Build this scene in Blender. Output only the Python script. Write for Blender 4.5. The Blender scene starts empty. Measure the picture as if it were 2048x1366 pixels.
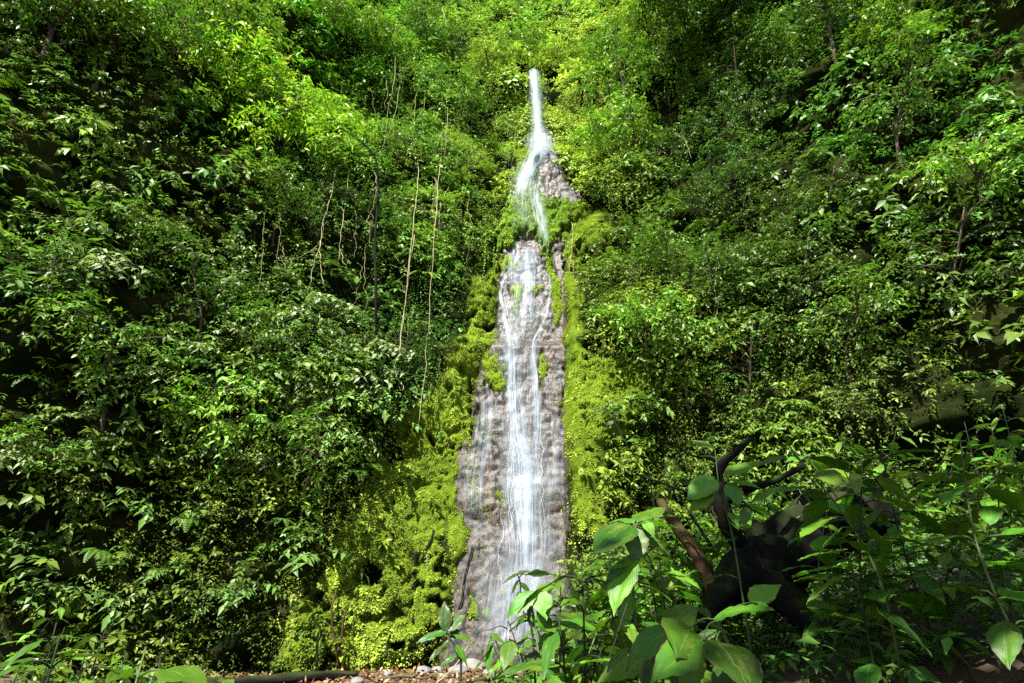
import bpy, math, random
import numpy as np
from mathutils import Vector, Matrix

# ------------------------------------------------------------------ camera, sky, sun, exposure
scene = bpy.context.scene
PITCH = math.radians(25.0)
FOVY = math.radians(62.0)
CAM = np.array([0.0, 0.0, 1.6])
cam_data = bpy.data.cameras.new("camera")
cam_data.sensor_fit = 'VERTICAL'
cam_data.sensor_height = 24.0
cam_data.lens = 12.0 / math.tan(FOVY / 2)
cam_data.clip_start = 0.05
cam_data.clip_end = 2000
cam = bpy.data.objects.new("camera", cam_data)
cam.location = CAM
cam.rotation_euler = (math.pi / 2 + PITCH, 0, 0)
scene.collection.objects.link(cam)
scene.camera = cam

SUN_EL = math.radians(51)
SUN_AZ = math.radians(-24)          # seen from above: 0 = straight behind the camera, minus = to the left
to_sun = Vector((math.sin(SUN_AZ) * math.cos(SUN_EL), -math.cos(SUN_AZ) * math.cos(SUN_EL), math.sin(SUN_EL)))
world = bpy.data.worlds.new("World")
scene.world = world
world.use_nodes = True
wn = world.node_tree
wn.nodes.clear()
wo = wn.nodes.new('ShaderNodeOutputWorld')
wb = wn.nodes.new('ShaderNodeBackground')
ws = wn.nodes.new('ShaderNodeTexSky')
ws.sky_type = 'NISHITA'
ws.sun_disc = False
ws.sun_elevation = SUN_EL
ws.sun_rotation = math.atan2(to_sun.x, to_sun.y)
wb.inputs['Strength'].default_value = 0.052
wn.links.new(ws.outputs[0], wb.inputs[0])
wn.links.new(wb.outputs[0], wo.inputs[0])
sun_data = bpy.data.lights.new("sun", 'SUN')
sun_data.energy = 5.0
sun_data.angle = math.radians(0.5)
sun_data.color = (1.0, 0.97, 0.91)
sun = bpy.data.objects.new("sun", sun_data)
sun.rotation_euler = (-to_sun).to_track_quat('-Z', 'Y').to_euler()
sun.location = (-10, -20, 40)
scene.collection.objects.link(sun)
scene.view_settings.view_transform = 'Standard'
scene.view_settings.look = 'None'
scene.view_settings.exposure = 1.75
scene.view_settings.gamma = 1.0
scene.view_settings.use_curve_mapping = False
scene.cycles.use_denoising = False
scene.cycles.max_bounces = 6
scene.cycles.transparent_max_bounces = 24
scene.cycles.transmission_bounces = 4
scene.cycles.sample_clamp_indirect = 6.0

# ------------------------------------------------------------------ helpers
rng = np.random.default_rng(11)
random.seed(5)
COL = scene.collection
FPX = 683.0 / math.tan(FOVY / 2)
FW = np.array([0, math.cos(PITCH), math.sin(PITCH)])
UP = np.array([0, -math.sin(PITCH), math.cos(PITCH)])


def px_dir(u, v):
    u = np.asarray(u, float); v = np.asarray(v, float)
    dx = (u - 1024) / FPX; dy = (683 - v) / FPX
    return np.stack([dx, FW[1] + dy * UP[1], FW[2] + dy * UP[2]], -1)


def at(u, v, y):
    """point of the photograph's pixel (2048 wide) at distance y into the gorge"""
    d = px_dir(u, v)
    t = np.asarray(y) / d[..., 1]
    return CAM + d * np.asarray(t)[..., None]


def project(P):
    q = P - CAM
    z = q @ FW
    z = np.where(z < 0.05, 0.05, z)
    return 1024 + FPX * q[..., 0] / z, 683 - FPX * (q @ UP) / z


_perm = np.random.default_rng(3).permutation(256)
_perm = np.concatenate([_perm, _perm, _perm])
_grad = np.random.default_rng(4).normal(size=(256, 3))
_grad /= np.linalg.norm(_grad, axis=1)[:, None]


def noise3(x, y, z):
    x, y, z = np.broadcast_arrays(np.asarray(x, float), np.asarray(y, float), np.asarray(z, float))
    xi = np.floor(x).astype(int); yi = np.floor(y).astype(int); zi = np.floor(z).astype(int)
    xf = x - xi; yf = y - yi; zf = z - zi
    u = xf * xf * xf * (xf * (xf * 6 - 15) + 10)
    v = yf * yf * yf * (yf * (yf * 6 - 15) + 10)
    w = zf * zf * zf * (zf * (zf * 6 - 15) + 10)
    r = 0
    for i in (0, 1):
        for j in (0, 1):
            for k in (0, 1):
                h = _perm[_perm[_perm[(xi + i) & 255] + ((yi + j) & 255)] + ((zi + k) & 255)]
                g = _grad[h]
                d = g[..., 0] * (xf - i) + g[..., 1] * (yf - j) + g[..., 2] * (zf - k)
                r = r + d * (u if i else 1 - u) * (v if j else 1 - v) * (w if k else 1 - w)
    return r * 1.5


def fbm(x, y, z, o=4, gain=0.5):
    r = 0; a = 1; f = 1; s = 0
    for i in range(o):
        r = r + a * noise3(x * f + 17.3 * i, y * f, z * f + 5.1 * i)
        s += a; a *= gain; f *= 2.03
    return r / s


def ss(a, b, x):
    t = np.clip((np.asarray(x, float) - a) / (b - a), 0, 1)
    return t * t * (3 - 2 * t)


def norm(a):
    return a / np.maximum(np.linalg.norm(a, axis=-1, keepdims=True), 1e-9)


def poly_sd(u, v, poly):
    """signed distance to a polygon, positive inside"""
    u = np.asarray(u, float); v = np.asarray(v, float)
    p = np.array(poly, float)
    best = np.full(u.shape, 1e18); ins = np.zeros(u.shape, bool)
    for i in range(len(p)):
        a = p[i]; b = p[(i + 1) % len(p)]
        e = b - a
        t = np.clip(((u - a[0]) * e[0] + (v - a[1]) * e[1]) / max(e @ e, 1e-9), 0, 1)
        d = (u - a[0] - t * e[0]) ** 2 + (v - a[1] - t * e[1]) ** 2
        best = np.minimum(best, d)
        c = (a[1] > v) != (b[1] > v)
        xx = a[0] + (v - a[1]) * (b[0] - a[0]) / (b[1] - a[1] if b[1] != a[1] else 1e-9)
        ins ^= c & (u < xx)
    return np.where(ins, 1, -1) * np.sqrt(best)


def tag(o, label=None, cat=None, group=None, kind=None):
    if label: o["label"] = label
    if cat: o["category"] = cat
    if group: o["group"] = group
    if kind: o["kind"] = kind
    return o


def empty(name, loc, rz=0):
    o = bpy.data.objects.new(name, None)
    o.empty_display_size = 0.1
    o.location = loc
    o.rotation_euler = (0, 0, rz)
    COL.objects.link(o)
    return o


def link(name, me, mat=None, parent=None, loc=(0, 0, 0)):
    o = bpy.data.objects.new(name, me)
    COL.objects.link(o)
    o.location = loc
    if mat and not me.materials: me.materials.append(mat)
    if parent is not None:
        o.parent = parent
    return o


def raw_mesh(name, V, F, smooth=False):
    """V (n,3), F (m,k) numpy"""
    me = bpy.data.meshes.new(name)
    V = np.asarray(V, np.float32); F = np.asarray(F, np.int32)
    k = F.shape[1]
    me.vertices.add(len(V)); me.vertices.foreach_set('co', V.ravel())
    me.loops.add(F.size); me.loops.foreach_set('vertex_index', F.ravel())
    me.polygons.add(len(F)); me.polygons.foreach_set('loop_start', np.arange(len(F), dtype=np.int32) * k)
    if smooth: me.polygons.foreach_set('use_smooth', np.ones(len(F), bool))
    me.update(calc_edges=True)
    me.validate()
    return me


def add_attr(me, name, arr):
    arr = np.asarray(arr, np.float32)
    if arr.ndim == 1:
        a = me.attributes.new(name, 'FLOAT', 'POINT'); a.data.foreach_set('value', arr)
    else:
        a = me.attributes.new(name, 'FLOAT_COLOR', 'POINT')
        c = np.ones((len(arr), 4), np.float32); c[:, :3] = arr
        a.data.foreach_set('color', c.ravel())


def grid_faces(nr, nc):
    i = np.arange(nr - 1)[:, None] * nc + np.arange(nc - 1)[None, :]
    i = i.ravel()
    return np.stack([i, i + 1, i + nc + 1, i + nc], 1)


class MB:
    """collects tubes into one mesh"""
    def __init__(self): self.v = []; self.f = []

    def tube(self, pts, rad, n=7, rough=0.0):
        pts = np.asarray(pts, float)
        rad = np.broadcast_to(np.asarray(rad, float), (len(pts),))
        b0 = sum(len(a) for a in self.v)
        tan = norm(np.gradient(pts, axis=0))
        ref = np.array([0.31, 0.85, 0.42]); ref = ref - (ref @ tan[0]) * tan[0]
        a = norm(ref)
        ring = []
        ang = np.linspace(0, 2 * math.pi, n, endpoint=False)
        for i in range(len(pts)):
            a = norm(a - (a @ tan[i]) * tan[i])
            b = np.cross(tan[i], a)
            r = rad[i] * (1 + (rough * noise3(np.cos(ang) * 1.7 + 9, np.sin(ang) * 1.7, i * 0.6) if rough else 0))
            r = np.broadcast_to(r, ang.shape)
            ring.append(pts[i] + (np.cos(ang) * r)[:, None] * a + (np.sin(ang) * r)[:, None] * b)
        self.v.append(np.concatenate(ring + [pts[:1], pts[-1:]]))
        m = len(pts)
        for i in range(m - 1):
            for j in range(n):
                k = (j + 1) % n
                self.f.append((b0 + i * n + j, b0 + i * n + k, b0 + (i + 1) * n + k, b0 + (i + 1) * n + j))
        for j in range(n):
            k = (j + 1) % n
            self.f.append((b0 + k, b0 + j, b0 + m * n))
            self.f.append((b0 + (m - 1) * n + j, b0 + (m - 1) * n + k, b0 + m * n + 1))

    def mesh(self, name):
        me = bpy.data.meshes.new(name)
        me.from_pydata(np.concatenate(self.v).tolist(), [], self.f)
        me.polygons.foreach_set('use_smooth', np.ones(len(me.polygons), bool))
        me.update()
        return me


def spline(pts, n):
    """Catmull-Rom through pts"""
    p = np.asarray(pts, float)
    p = np.concatenate([2 * p[:1] - p[1:2], p, 2 * p[-1:] - p[-2:-1]])
    m = len(p) - 3
    t = np.linspace(0, m - 1e-6, n)
    i = t.astype(int); f = (t - i)[:, None]
    a, b, c, d = p[i], p[i + 1], p[i + 2], p[i + 3]
    return 0.5 * ((2 * b) + (-a + c) * f + (2 * a - 5 * b + 4 * c - d) * f ** 2 + (-a + 3 * b - 3 * c + d) * f ** 3)


# ------------------------------------------------------------------ materials
def mat_new(name):
    m = bpy.data.materials.new(name); m.use_nodes = True
    nt = m.node_tree; nt.nodes.clear()
    out = nt.nodes.new('ShaderNodeOutputMaterial')
    return m, nt, out


def N(nt, t, **kw):
    n = nt.nodes.new(t)
    for k, v in kw.items(): setattr(n, k, v)
    return n


def ramp(nt, fac, stops):
    r = nt.nodes.new('ShaderNodeValToRGB')
    el = r.color_ramp.elements
    while len(el) < len(stops): el.new(0.5)
    for e, (p, c) in zip(el, stops):
        e.position = p; e.color = (*c, 1) if len(c) == 3 else c
    if fac is not None: nt.links.new(fac, r.inputs[0])
    return r


def mixc(nt, fac, a, b, mode='MIX'):
    m = nt.nodes.new('ShaderNodeMix'); m.data_type = 'RGBA'; m.blend_type = mode
    for s, x in ((0, fac), (6, a), (7, b)):
        if isinstance(x, (int, float)): m.inputs[s].default_value = x
        elif isinstance(x, tuple): m.inputs[s].default_value = (*x, 1)
        else: nt.links.new(x, m.inputs[s])
    return m.outputs[2]


def math_n(nt, op, a, b=None, c=None, clamp=False):
    m = nt.nodes.new('ShaderNodeMath'); m.operation = op; m.use_clamp = clamp
    for i, x in enumerate((a, b, c)):
        if x is None: continue
        if isinstance(x, (int, float)): m.inputs[i].default_value = x
        else: nt.links.new(x, m.inputs[i])
    return m.outputs[0]


def noise_n(nt, scale, vec=None, detail=4, rough=0.55, dim='3D'):
    n = nt.nodes.new('ShaderNodeTexNoise')
    n.inputs['Scale'].default_value = scale
    n.inputs['Detail'].default_value = detail
    n.inputs['Roughness'].default_value = rough
    if vec is not None: nt.links.new(vec, n.inputs['Vector'])
    return n.outputs['Fac']


def pos_scaled(nt, sx, sy, sz):
    g = nt.nodes.new('ShaderNodeNewGeometry')
    v = nt.nodes.new('ShaderNodeVectorMath'); v.operation = 'MULTIPLY'
    v.inputs[1].default_value = (sx, sy, sz)
    nt.links.new(g.outputs['Position'], v.inputs[0])
    return v.outputs[0]


def leaf_material(name, attr='tint', color=None, rough=0.36, transl=0.30, spec=0.5, veins=False):
    m, nt, out = mat_new(name)
    if color is None:
        a = N(nt, 'ShaderNodeAttribute', attribute_name=attr)
        c = a.outputs['Color']
    else:
        oi = N(nt, 'ShaderNodeObjectInfo')
        h = N(nt, 'ShaderNodeHueSaturation')
        h.inputs['Color'].default_value = (*color, 1)
        nt.links.new(math_n(nt, 'MULTIPLY_ADD', oi.outputs['Random'], 0.05, 0.475), h.inputs['Hue'])
        nt.links.new(math_n(nt, 'MULTIPLY_ADD', oi.outputs['Random'], 0.7, 0.65), h.inputs['Value'])
        c = h.outputs[0]
    p = N(nt, 'ShaderNodeBsdfPrincipled')
    p.inputs['Roughness'].default_value = rough
    p.inputs['Specular IOR Level'].default_value = spec
    if veins:
        tc = N(nt, 'ShaderNodeTexCoord')
        sp = N(nt, 'ShaderNodeSeparateXYZ')
        nt.links.new(tc.outputs['UV'], sp.inputs[0])
        ax = math_n(nt, 'ABSOLUTE', sp.outputs[0])
        mid = math_n(nt, 'LESS_THAN', ax, 0.022)
        w = math_n(nt, 'SINE', math_n(nt, 'MULTIPLY', math_n(nt, 'SUBTRACT', sp.outputs[1], math_n(nt, 'MULTIPLY', ax, 0.85)), 62.0))
        side = math_n(nt, 'GREATER_THAN', w, 0.93)
        vein = math_n(nt, 'MAXIMUM', mid, math_n(nt, 'MULTIPLY', side, 0.22))
        nz = noise_n(nt, 7, tc.outputs['UV'], 5, 0.6)
        c2 = mixc(nt, math_n(nt, 'MULTIPLY', nz, 0.75), c, mixc(nt, 1.0, c, (0.42, 0.55, 0.35), 'MULTIPLY'))
        # insect marks and browned specks
        oi2 = N(nt, 'ShaderNodeObjectInfo')
        vv = N(nt, 'ShaderNodeVectorMath', operation='ADD'); nt.links.new(tc.outputs['UV'], vv.inputs[0]); nt.links.new(oi2.outputs['Location'], vv.inputs[1])
        yel = ramp(nt, noise_n(nt, 2.2, vv.outputs[0], 4, 0.6), [(0.52, (0, 0, 0)), (0.72, (0.55, 0.55, 0.55))]).outputs[0]
        c2 = mixc(nt, yel, c2, (0.17, 0.21, 0.02))
        spots = math_n(nt, 'GREATER_THAN', noise_n(nt, 19, vv.outputs[0], 3, 0.55), 0.68)
        c2 = mixc(nt, spots, c2, (0.075, 0.055, 0.02))
        rim = math_n(nt, 'GREATER_THAN', math_n(nt, 'ADD', ax, math_n(nt, 'MULTIPLY', noise_n(nt, 6, vv.outputs[0], 3, 0.6), 0.55)), 1.24)
        c2 = mixc(nt, rim, c2, (0.11, 0.075, 0.025))
        nt.links.new(math_n(nt, 'MULTIPLY_ADD', nz, 0.35, rough - 0.16), p.inputs['Roughness'])
        c = mixc(nt, math_n(nt, 'MULTIPLY', vein, 0.55), c2, (0.16, 0.27, 0.06))
        bm = N(nt, 'ShaderNodeBump'); bm.inputs['Strength'].default_value = 0.18; bm.inputs['Distance'].default_value = 0.004
        nt.links.new(math_n(nt, 'ADD', w, math_n(nt, 'MULTIPLY', nz, 2.0)), bm.inputs['Height'])
        nt.links.new(bm.outputs[0], p.inputs['Normal'])
    nt.links.new(c, p.inputs['Base Color'])
    t = N(nt, 'ShaderNodeBsdfTranslucent')
    nt.links.new(mixc(nt, 1.0, c, (1.05, 1.2, 0.6), 'MULTIPLY'), t.inputs[0])
    mx = N(nt, 'ShaderNodeMixShader'); mx.inputs[0].default_value = transl
    nt.links.new(p.outputs[0], mx.inputs[1]); nt.links.new(t.outputs[0], mx.inputs[2])
    nt.links.new(mx.outputs[0], out.inputs[0])
    return m


def bark_material(name, c1, c2, moss=0.0, scale=9):
    m, nt, out = mat_new(name)
    v = pos_scaled(nt, 1, 1, 0.35)
    n1 = noise_n(nt, scale, v, 6, 0.65)
    col = mixc(nt, n1, c1, c2)
    p = N(nt, 'ShaderNodeBsdfPrincipled'); p.inputs['Roughness'].default_value = 0.85
    if moss > 0:
        g = N(nt, 'ShaderNodeNewGeometry')
        s = N(nt, 'ShaderNodeSeparateXYZ'); nt.links.new(g.outputs['Normal'], s.inputs[0])
        n2 = noise_n(nt, 5, None, 5)
        f = math_n(nt, 'MULTIPLY', math_n(nt, 'ADD', math_n(nt, 'MULTIPLY', s.outputs[2], 1.4), math_n(nt, 'MULTIPLY_ADD', n2, 4, -2.1)), moss, clamp=True)
        col = mixc(nt, f, col, (0.030, 0.045, 0.007))
    p.inputs['Specular IOR Level'].default_value = 0.12
    nt.links.new(col, p.inputs['Base Color'])
    b = N(nt, 'ShaderNodeBump'); b.inputs['Strength'].default_value = 0.8; b.inputs['Distance'].default_value = 0.02
    nt.links.new(noise_n(nt, scale * 2, v, 6, 0.7), b.inputs['Height']); nt.links.new(b.outputs[0], p.inputs['Normal'])
    nt.links.new(p.outputs[0], out.inputs[0])
    return m


def cliff_material():
    m, nt, out = mat_new('cliff_surface')
    rock = N(nt, 'ShaderNodeAttribute', attribute_name='rock').outputs['Fac']
    moss = N(nt, 'ShaderNodeAttribute', attribute_name='moss').outputs['Fac']
    wet = N(nt, 'ShaderNodeAttribute', attribute_name='wet').outputs['Fac']
    fine = noise_n(nt, 3.6, pos_scaled(nt, 1, 1, 0.7), 9, 0.74)
    grain = noise_n(nt, 26, pos_scaled(nt, 1, 1, 0.45), 7, 0.72)
    streak = noise_n(nt, 2.6, pos_scaled(nt, 1.7, 1, 0.22), 5, 0.6)
    rc = ramp(nt, fine, [(0.36, (0.010, 0.009, 0.008)), (0.50, (0.040, 0.036, 0.033)), (0.66, (0.115, 0.108, 0.104))]).outputs[0]
    rc = mixc(nt, ramp(nt, streak, [(0.46, (0, 0, 0)), (0.62, (0.8, 0.8, 0.8))]).outputs[0], rc, (0.088, 0.066, 0.042))
    rc = mixc(nt, 0.85, rc, ramp(nt, grain, [(0.38, (0.22, 0.21, 0.20)), (0.58, (1.35, 1.35, 1.35))]).outputs[0], 'MULTIPLY')
    mc = ramp(nt, noise_n(nt, 2.3, None, 8, 0.72), [(0.36, (0.035, 0.062, 0.006)), (0.52, (0.11, 0.17, 0.012)), (0.68, (0.22, 0.31, 0.025))]).outputs[0]
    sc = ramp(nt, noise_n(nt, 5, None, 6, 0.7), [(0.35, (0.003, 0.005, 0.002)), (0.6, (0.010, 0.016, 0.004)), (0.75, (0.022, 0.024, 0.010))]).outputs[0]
    # ragged borders
    rag = math_n(nt, 'MULTIPLY_ADD', noise_n(nt, 6, None, 6, 0.7), 1.2, -0.6)
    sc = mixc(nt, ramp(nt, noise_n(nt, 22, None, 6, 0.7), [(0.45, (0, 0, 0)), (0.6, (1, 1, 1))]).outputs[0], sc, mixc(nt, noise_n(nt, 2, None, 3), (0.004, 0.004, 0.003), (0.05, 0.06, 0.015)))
    fm = math_n(nt, 'MULTIPLY_ADD', math_n(nt, 'ADD', moss, rag), 3.0, -1.0, clamp=True)
    fr = math_n(nt, 'MULTIPLY_ADD', math_n(nt, 'ADD', rock, rag), 3.0, -1.0, clamp=True)
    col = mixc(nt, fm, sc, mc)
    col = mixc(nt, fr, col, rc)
    p = N(nt, 'ShaderNodeBsdfPrincipled')
    nt.links.new(col, p.inputs['Base Color'])
    rr = math_n(nt, 'MULTIPLY_ADD', math_n(nt, 'MULTIPLY', fr, wet), -0.60, 0.92)
    nt.links.new(rr, p.inputs['Roughness'])
    nt.links.new(math_n(nt, 'MULTIPLY', fr, 0.28), p.inputs['Specular IOR Level'])
    b = N(nt, 'ShaderNodeBump'); b.inputs['Strength'].default_value = 0.6; b.inputs['Distance'].default_value = 0.03
    nt.links.new(math_n(nt, 'ADD', grain, math_n(nt, 'MULTIPLY', fine, 0.6)), b.inputs['Height'])
    nt.links.new(math_n(nt, 'MULTIPLY_ADD', fr, -0.12, 0.15), b.inputs['Distance'])
    nt.links.new(b.outputs[0], p.inputs['Normal'])
    nt.links.new(p.outputs[0], out.inputs[0])
    return m


def water_material():
    m, nt, out = mat_new('white_water')
    uv = N(nt, 'ShaderNodeUVMap'); uv.uv_map = 'flow'
    fade = N(nt, 'ShaderNodeAttribute', attribute_name='fade').outputs['Fac']

    def st(sx, sy, det, rg):
        v = N(nt, 'ShaderNodeVectorMath', operation='MULTIPLY'); v.inputs[1].default_value = (sx, sy, 1)
        nt.links.new(uv.outputs[0], v.inputs[0])
        return noise_n(nt, 1.0, v.outputs[0], det, rg)
    s1 = st(5, 0.30, 3, 0.5)
    s2 = st(17, 0.45, 3, 0.55)
    s3 = st(38, 2.2, 3, 0.6)
    f = math_n(nt, 'ADD', math_n(nt, 'MULTIPLY', s1, 0.8), math_n(nt, 'ADD', math_n(nt, 'MULTIPLY', s2, 0.8), math_n(nt, 'MULTIPLY', s3, 0.35)))
    a = math_n(nt, 'MULTIPLY_ADD', math_n(nt, 'SUBTRACT', f, 0.975), 1.9, 0.36)
    a = math_n(nt, 'ADD', a, math_n(nt, 'MULTIPLY_ADD', fade, 0.7, -0.36))
    a = math_n(nt, 'MULTIPLY', math_n(nt, 'MULTIPLY', a, 1.0, clamp=True), math_n(nt, 'MULTIPLY', fade, 1.1, clamp=True), clamp=True)
    p = N(nt, 'ShaderNodeBsdfPrincipled')
    p.inputs['Base Color'].default_value = (0.60, 0.72, 0.84, 1)
    p.inputs['Roughness'].default_value = 0.35
    tl = N(nt, 'ShaderNodeBsdfTranslucent'); tl.inputs[0].default_value = (0.60, 0.72, 0.84, 1)
    pm = N(nt, 'ShaderNodeMixShader'); pm.inputs[0].default_value = 0.35
    nt.links.new(p.outputs[0], pm.inputs[1]); nt.links.new(tl.outputs[0], pm.inputs[2])
    tr = N(nt, 'ShaderNodeBsdfTransparent')
    mx = N(nt, 'ShaderNodeMixShader')
    nt.links.new(a, mx.inputs[0]); nt.links.new(tr.outputs[0], mx.inputs[1]); nt.links.new(pm.outputs[0], mx.inputs[2])
    nt.links.new(mx.outputs[0], out.inputs[0])
    return m


def plain(name, col, rough=0.6):
    m, nt, out = mat_new(name)
    p = N(nt, 'ShaderNodeBsdfPrincipled')
    n = noise_n(nt, 14, None, 5, 0.6)
    nt.links.new(mixc(nt, n, tuple(c * 0.55 for c in col), tuple(min(1, c * 1.4) for c in col)), p.inputs['Base Color'])
    p.inputs['Roughness'].default_value = rough
    p.inputs['Specular IOR Level'].default_value = 0.2
    nt.links.new(p.outputs[0], out.inputs[0])
    return m


def ground_material():
    m, nt, out = mat_new('forest_soil')
    c = ramp(nt, noise_n(nt, 2.5, None, 8, 0.7), [(0.3, (0.025, 0.018, 0.010)), (0.55, (0.075, 0.048, 0.026)), (0.75, (0.15, 0.10, 0.055))]).outputs[0]
    p = N(nt, 'ShaderNodeBsdfPrincipled'); p.inputs['Roughness'].default_value = 0.9
    nt.links.new(c, p.inputs['Base Color'])
    b = N(nt, 'ShaderNodeBump'); b.inputs['Strength'].default_value = 1; b.inputs['Distance'].default_value = 0.05
    nt.links.new(noise_n(nt, 14, None, 6, 0.7), b.inputs['Height']); nt.links.new(b.outputs[0], p.inputs['Normal'])
    nt.links.new(p.outputs[0], out.inputs[0])
    return m


M_CLIFF = cliff_material()
M_WATER = water_material()
M_LEAF = leaf_material('wall_leaves', rough=0.45, spec=0.32)
M_MOSS = leaf_material('moss_fronds', rough=0.8, transl=0.35, spec=0.1)
M_BIG = [leaf_material('broad_leaf_a', color=(0.070, 0.18, 0.009), rough=0.42, transl=0.3, veins=True),
         leaf_material('broad_leaf_b', color=(0.13, 0.28, 0.014), rough=0.45, transl=0.36, veins=True),
         leaf_material('broad_leaf_c', color=(0.036, 0.105, 0.008), rough=0.38, transl=0.25, veins=True)]
M_LITTER = leaf_material('dead_leaves', rough=0.8, transl=0.1, spec=0.2)
M_BARK_DARK = bark_material('dark_bark', (0.003, 0.0028, 0.0025), (0.010, 0.0085, 0.0065), moss=0.45, scale=16)  # near black: the foreground trunk's deep shade is put into this colour
M_BARK = bark_material('grey_brown_bark', (0.04, 0.03, 0.022), (0.13, 0.10, 0.075), moss=0.25)
M_LOG = bark_material('rotten_wood', (0.016, 0.008, 0.005), (0.085, 0.042, 0.022), moss=0.35, scale=22)
M_VINE = plain('dry_vine', (0.36, 0.31, 0.17), 0.7)
M_VINE_GREEN = plain('green_vine', (0.26, 0.27, 0.08), 0.6)
M_STEM = plain('green_stem', (0.06, 0.09, 0.025), 0.5)
M_STEM_DARK = plain('dark_stem', (0.014, 0.022, 0.008), 0.8)
M_GROUND = ground_material()
M_STONE = bark_material('wet_stone', (0.10, 0.095, 0.09), (0.30, 0.28, 0.27), moss=0.2, scale=5)

# ------------------------------------------------------------------ the cliff
ROCK = [(1008, 492), (1030, 478), (1062, 466), (1084, 488), (1098, 508), (1112, 478), (1124, 470), (1131, 500), (1128, 700),
        (1131, 860), (1136, 1050), (1145, 1420), (860, 1420), (884, 1310), (905, 1200), (915, 1120), (932, 1050), (895, 985), (900, 905),
        (944, 872), (946, 800), (952, 742), (972, 694), (1000, 676), (992, 610), (990, 565), (1004, 522)]
ROCK_UP = [(1062, 296), (1108, 297), (1126, 330), (1132, 362), (1160, 372), (1166, 398), (1150, 410), (1118, 404), (1085, 400), (1074, 360), (1078, 330)]
MOSS_MID = [(1030, 300), (1062, 290), (1075, 330), (1082, 395), (1120, 405), (1165, 400), (1168, 430), (1128, 462), (1110, 500), (1085, 500), (1062, 465), (1005, 495),
            (994, 560), (980, 545), (976, 490), (1000, 435), (1024, 390), (1036, 350)]
MOSS_L = [(945, 552), (985, 540), (992, 610), (998, 680), (968, 700), (950, 745), (945, 870), (930, 1000), (935, 1100), (900, 1200), (850, 1310),
          (700, 1345), (545, 1335), (570, 1240), (650, 1140), (705, 1010), (758, 900), (785, 825), (850, 795), (893, 740), (905, 690), (935, 650)]
MOSS_R = [(1128, 462), (1165, 432), (1215, 428), (1232, 470), (1160, 500), (1146, 540), (1165, 640), (1180, 700), (1290, 725), (1340, 770),
          (1285, 830), (1215, 900), (1210, 1010), (1230, 1070), (1140, 1075), (1128, 860), (1131, 700)]
SPOTS = [(1036, 582, 13, 26), (1034, 610, 10, 9), (1075, 578, 20, 8), (1112, 600, 11, 62), (985, 735, 17, 34), (1003, 760, 10, 34), (968, 712, 8, 20),
         (1085, 735, 9, 30), (1020, 528, 16, 14), (1098, 530, 9, 32), (943, 1215, 9, 22), (972, 1218, 6, 20), (1002, 1000, 6, 28), (912, 1070, 18, 30),
         (1110, 560, 8, 30), (903, 960, 10, 60), (1096, 455, 12, 20)]


def xe_right(z): return 1.32 + 0.047 * z
def xe_left(z): return np.interp(z, [0, 3, 5.5, 6.8, 8.5, 9.3, 13, 15], [-2.6, -2.4, -1.75, -1.28, -1.15, -0.62, -0.62, -0.7])


ZC = [-2.0, 0.2, 2.4, 6.0, 9.15, 9.5, 12.0, 12.2, 14.2, 14.7, 17.0, 18.3, 19.2, 19.6, 20.4, 24.0, 24.45, 24.7, 25.3, 27, 30, 52]
YC = [14.3, 15.2, 15.7, 16.1, 16.45, 16.85, 17.2, 17.35, 17.7, 17.75, 17.95, 18.1, 18.4, 19.0, 19.6, 19.75, 19.5, 19.45, 20.4, 21.3, 22.4, 30.5]


def y_raw(x, z):
    y = np.interp(z, ZC, YC)
    wl = ss(-0.2, 1.1, xe_left(z) - x)
    wr = ss(-0.12, 0.16, x - xe_right(z))
    low = 1 - ss(15, 20, z)
    y = y - wl * (0.15 + 0.30 * ss(5.5, 8, z)) * low
    y = y - wr * (0.28 + 0.5 * (1 - ss(8, 14.5, z))) * (1 - ss(13, 15.5, z))
    y = y - ss(2.2, 7.5, -x) * 1.5 - np.maximum(0, -x - 7) * 0.75
    y = y - ss(2.2, 7, x) * 1.3 - np.maximum(0, x - 6.0) * 0.72
    # the notch of the stream above the lip
    y = y + 0.7 * np.exp(-((x - 0.95) / 0.7) ** 2) * ss(24.6, 25.5, z)
    return y


xs = np.concatenate([np.arange(-19, -5, 0.16), np.arange(-5, -3, 0.08), np.arange(-3, 2.6, 0.036), np.arange(2.6, 5, 0.08), np.arange(5, 19.01, 0.16)])
zs = np.concatenate([np.arange(-2, 21, 0.06), np.arange(21, 51, 0.17)])
XG, ZG = np.meshgrid(xs, zs)
YR = y_raw(XG, ZG)
UG, VG = project(np.stack([XG, YR, ZG], -1))
wu = 20 * fbm(XG * 1.0, 3.0, ZG * 1.0, 5, 0.65) + 22 * fbm(XG * 4.5, 3.0, ZG * 2.2, 3); wv = 24 * fbm(XG * 1.0, 9.0, ZG * 1.0, 5, 0.65) + 26 * fbm(XG * 4.5, 9.0, ZG * 2.2, 3)
near = (np.abs(XG) < 8) & (ZG < 25.2)
def soft(poly, w=5.0):
    return np.where(near, ss(-w, w, poly_sd(UG + wu, VG + wv, poly)), 0)
rsd = poly_sd(UG + wu * 0.8, VG + wv * 0.8, ROCK)
rockm = np.maximum(np.where(UG > 1090, ss(-4, 4, rsd), ss(-14, 16, rsd)) * near, ss(-7, 7, poly_sd(UG + wu * 0.7, VG + wv * 0.7, ROCK_UP)) * near)
mossm = np.maximum.reduce([soft(MOSS_MID, 8), soft(MOSS_L, 46), soft(MOSS_R, 34)])
holes = ss(0.16, 0.34, fbm(XG * 0.95, 23.0, ZG * 0.8, 4, 0.6)) * ss(930, 860, UG) + ss(0.2, 0.36, fbm(XG * 1.6, 29.0, ZG * 1.3, 4, 0.6)) * ss(1145, 1170, UG)
mid_m = soft(MOSS_MID, 8)
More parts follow.
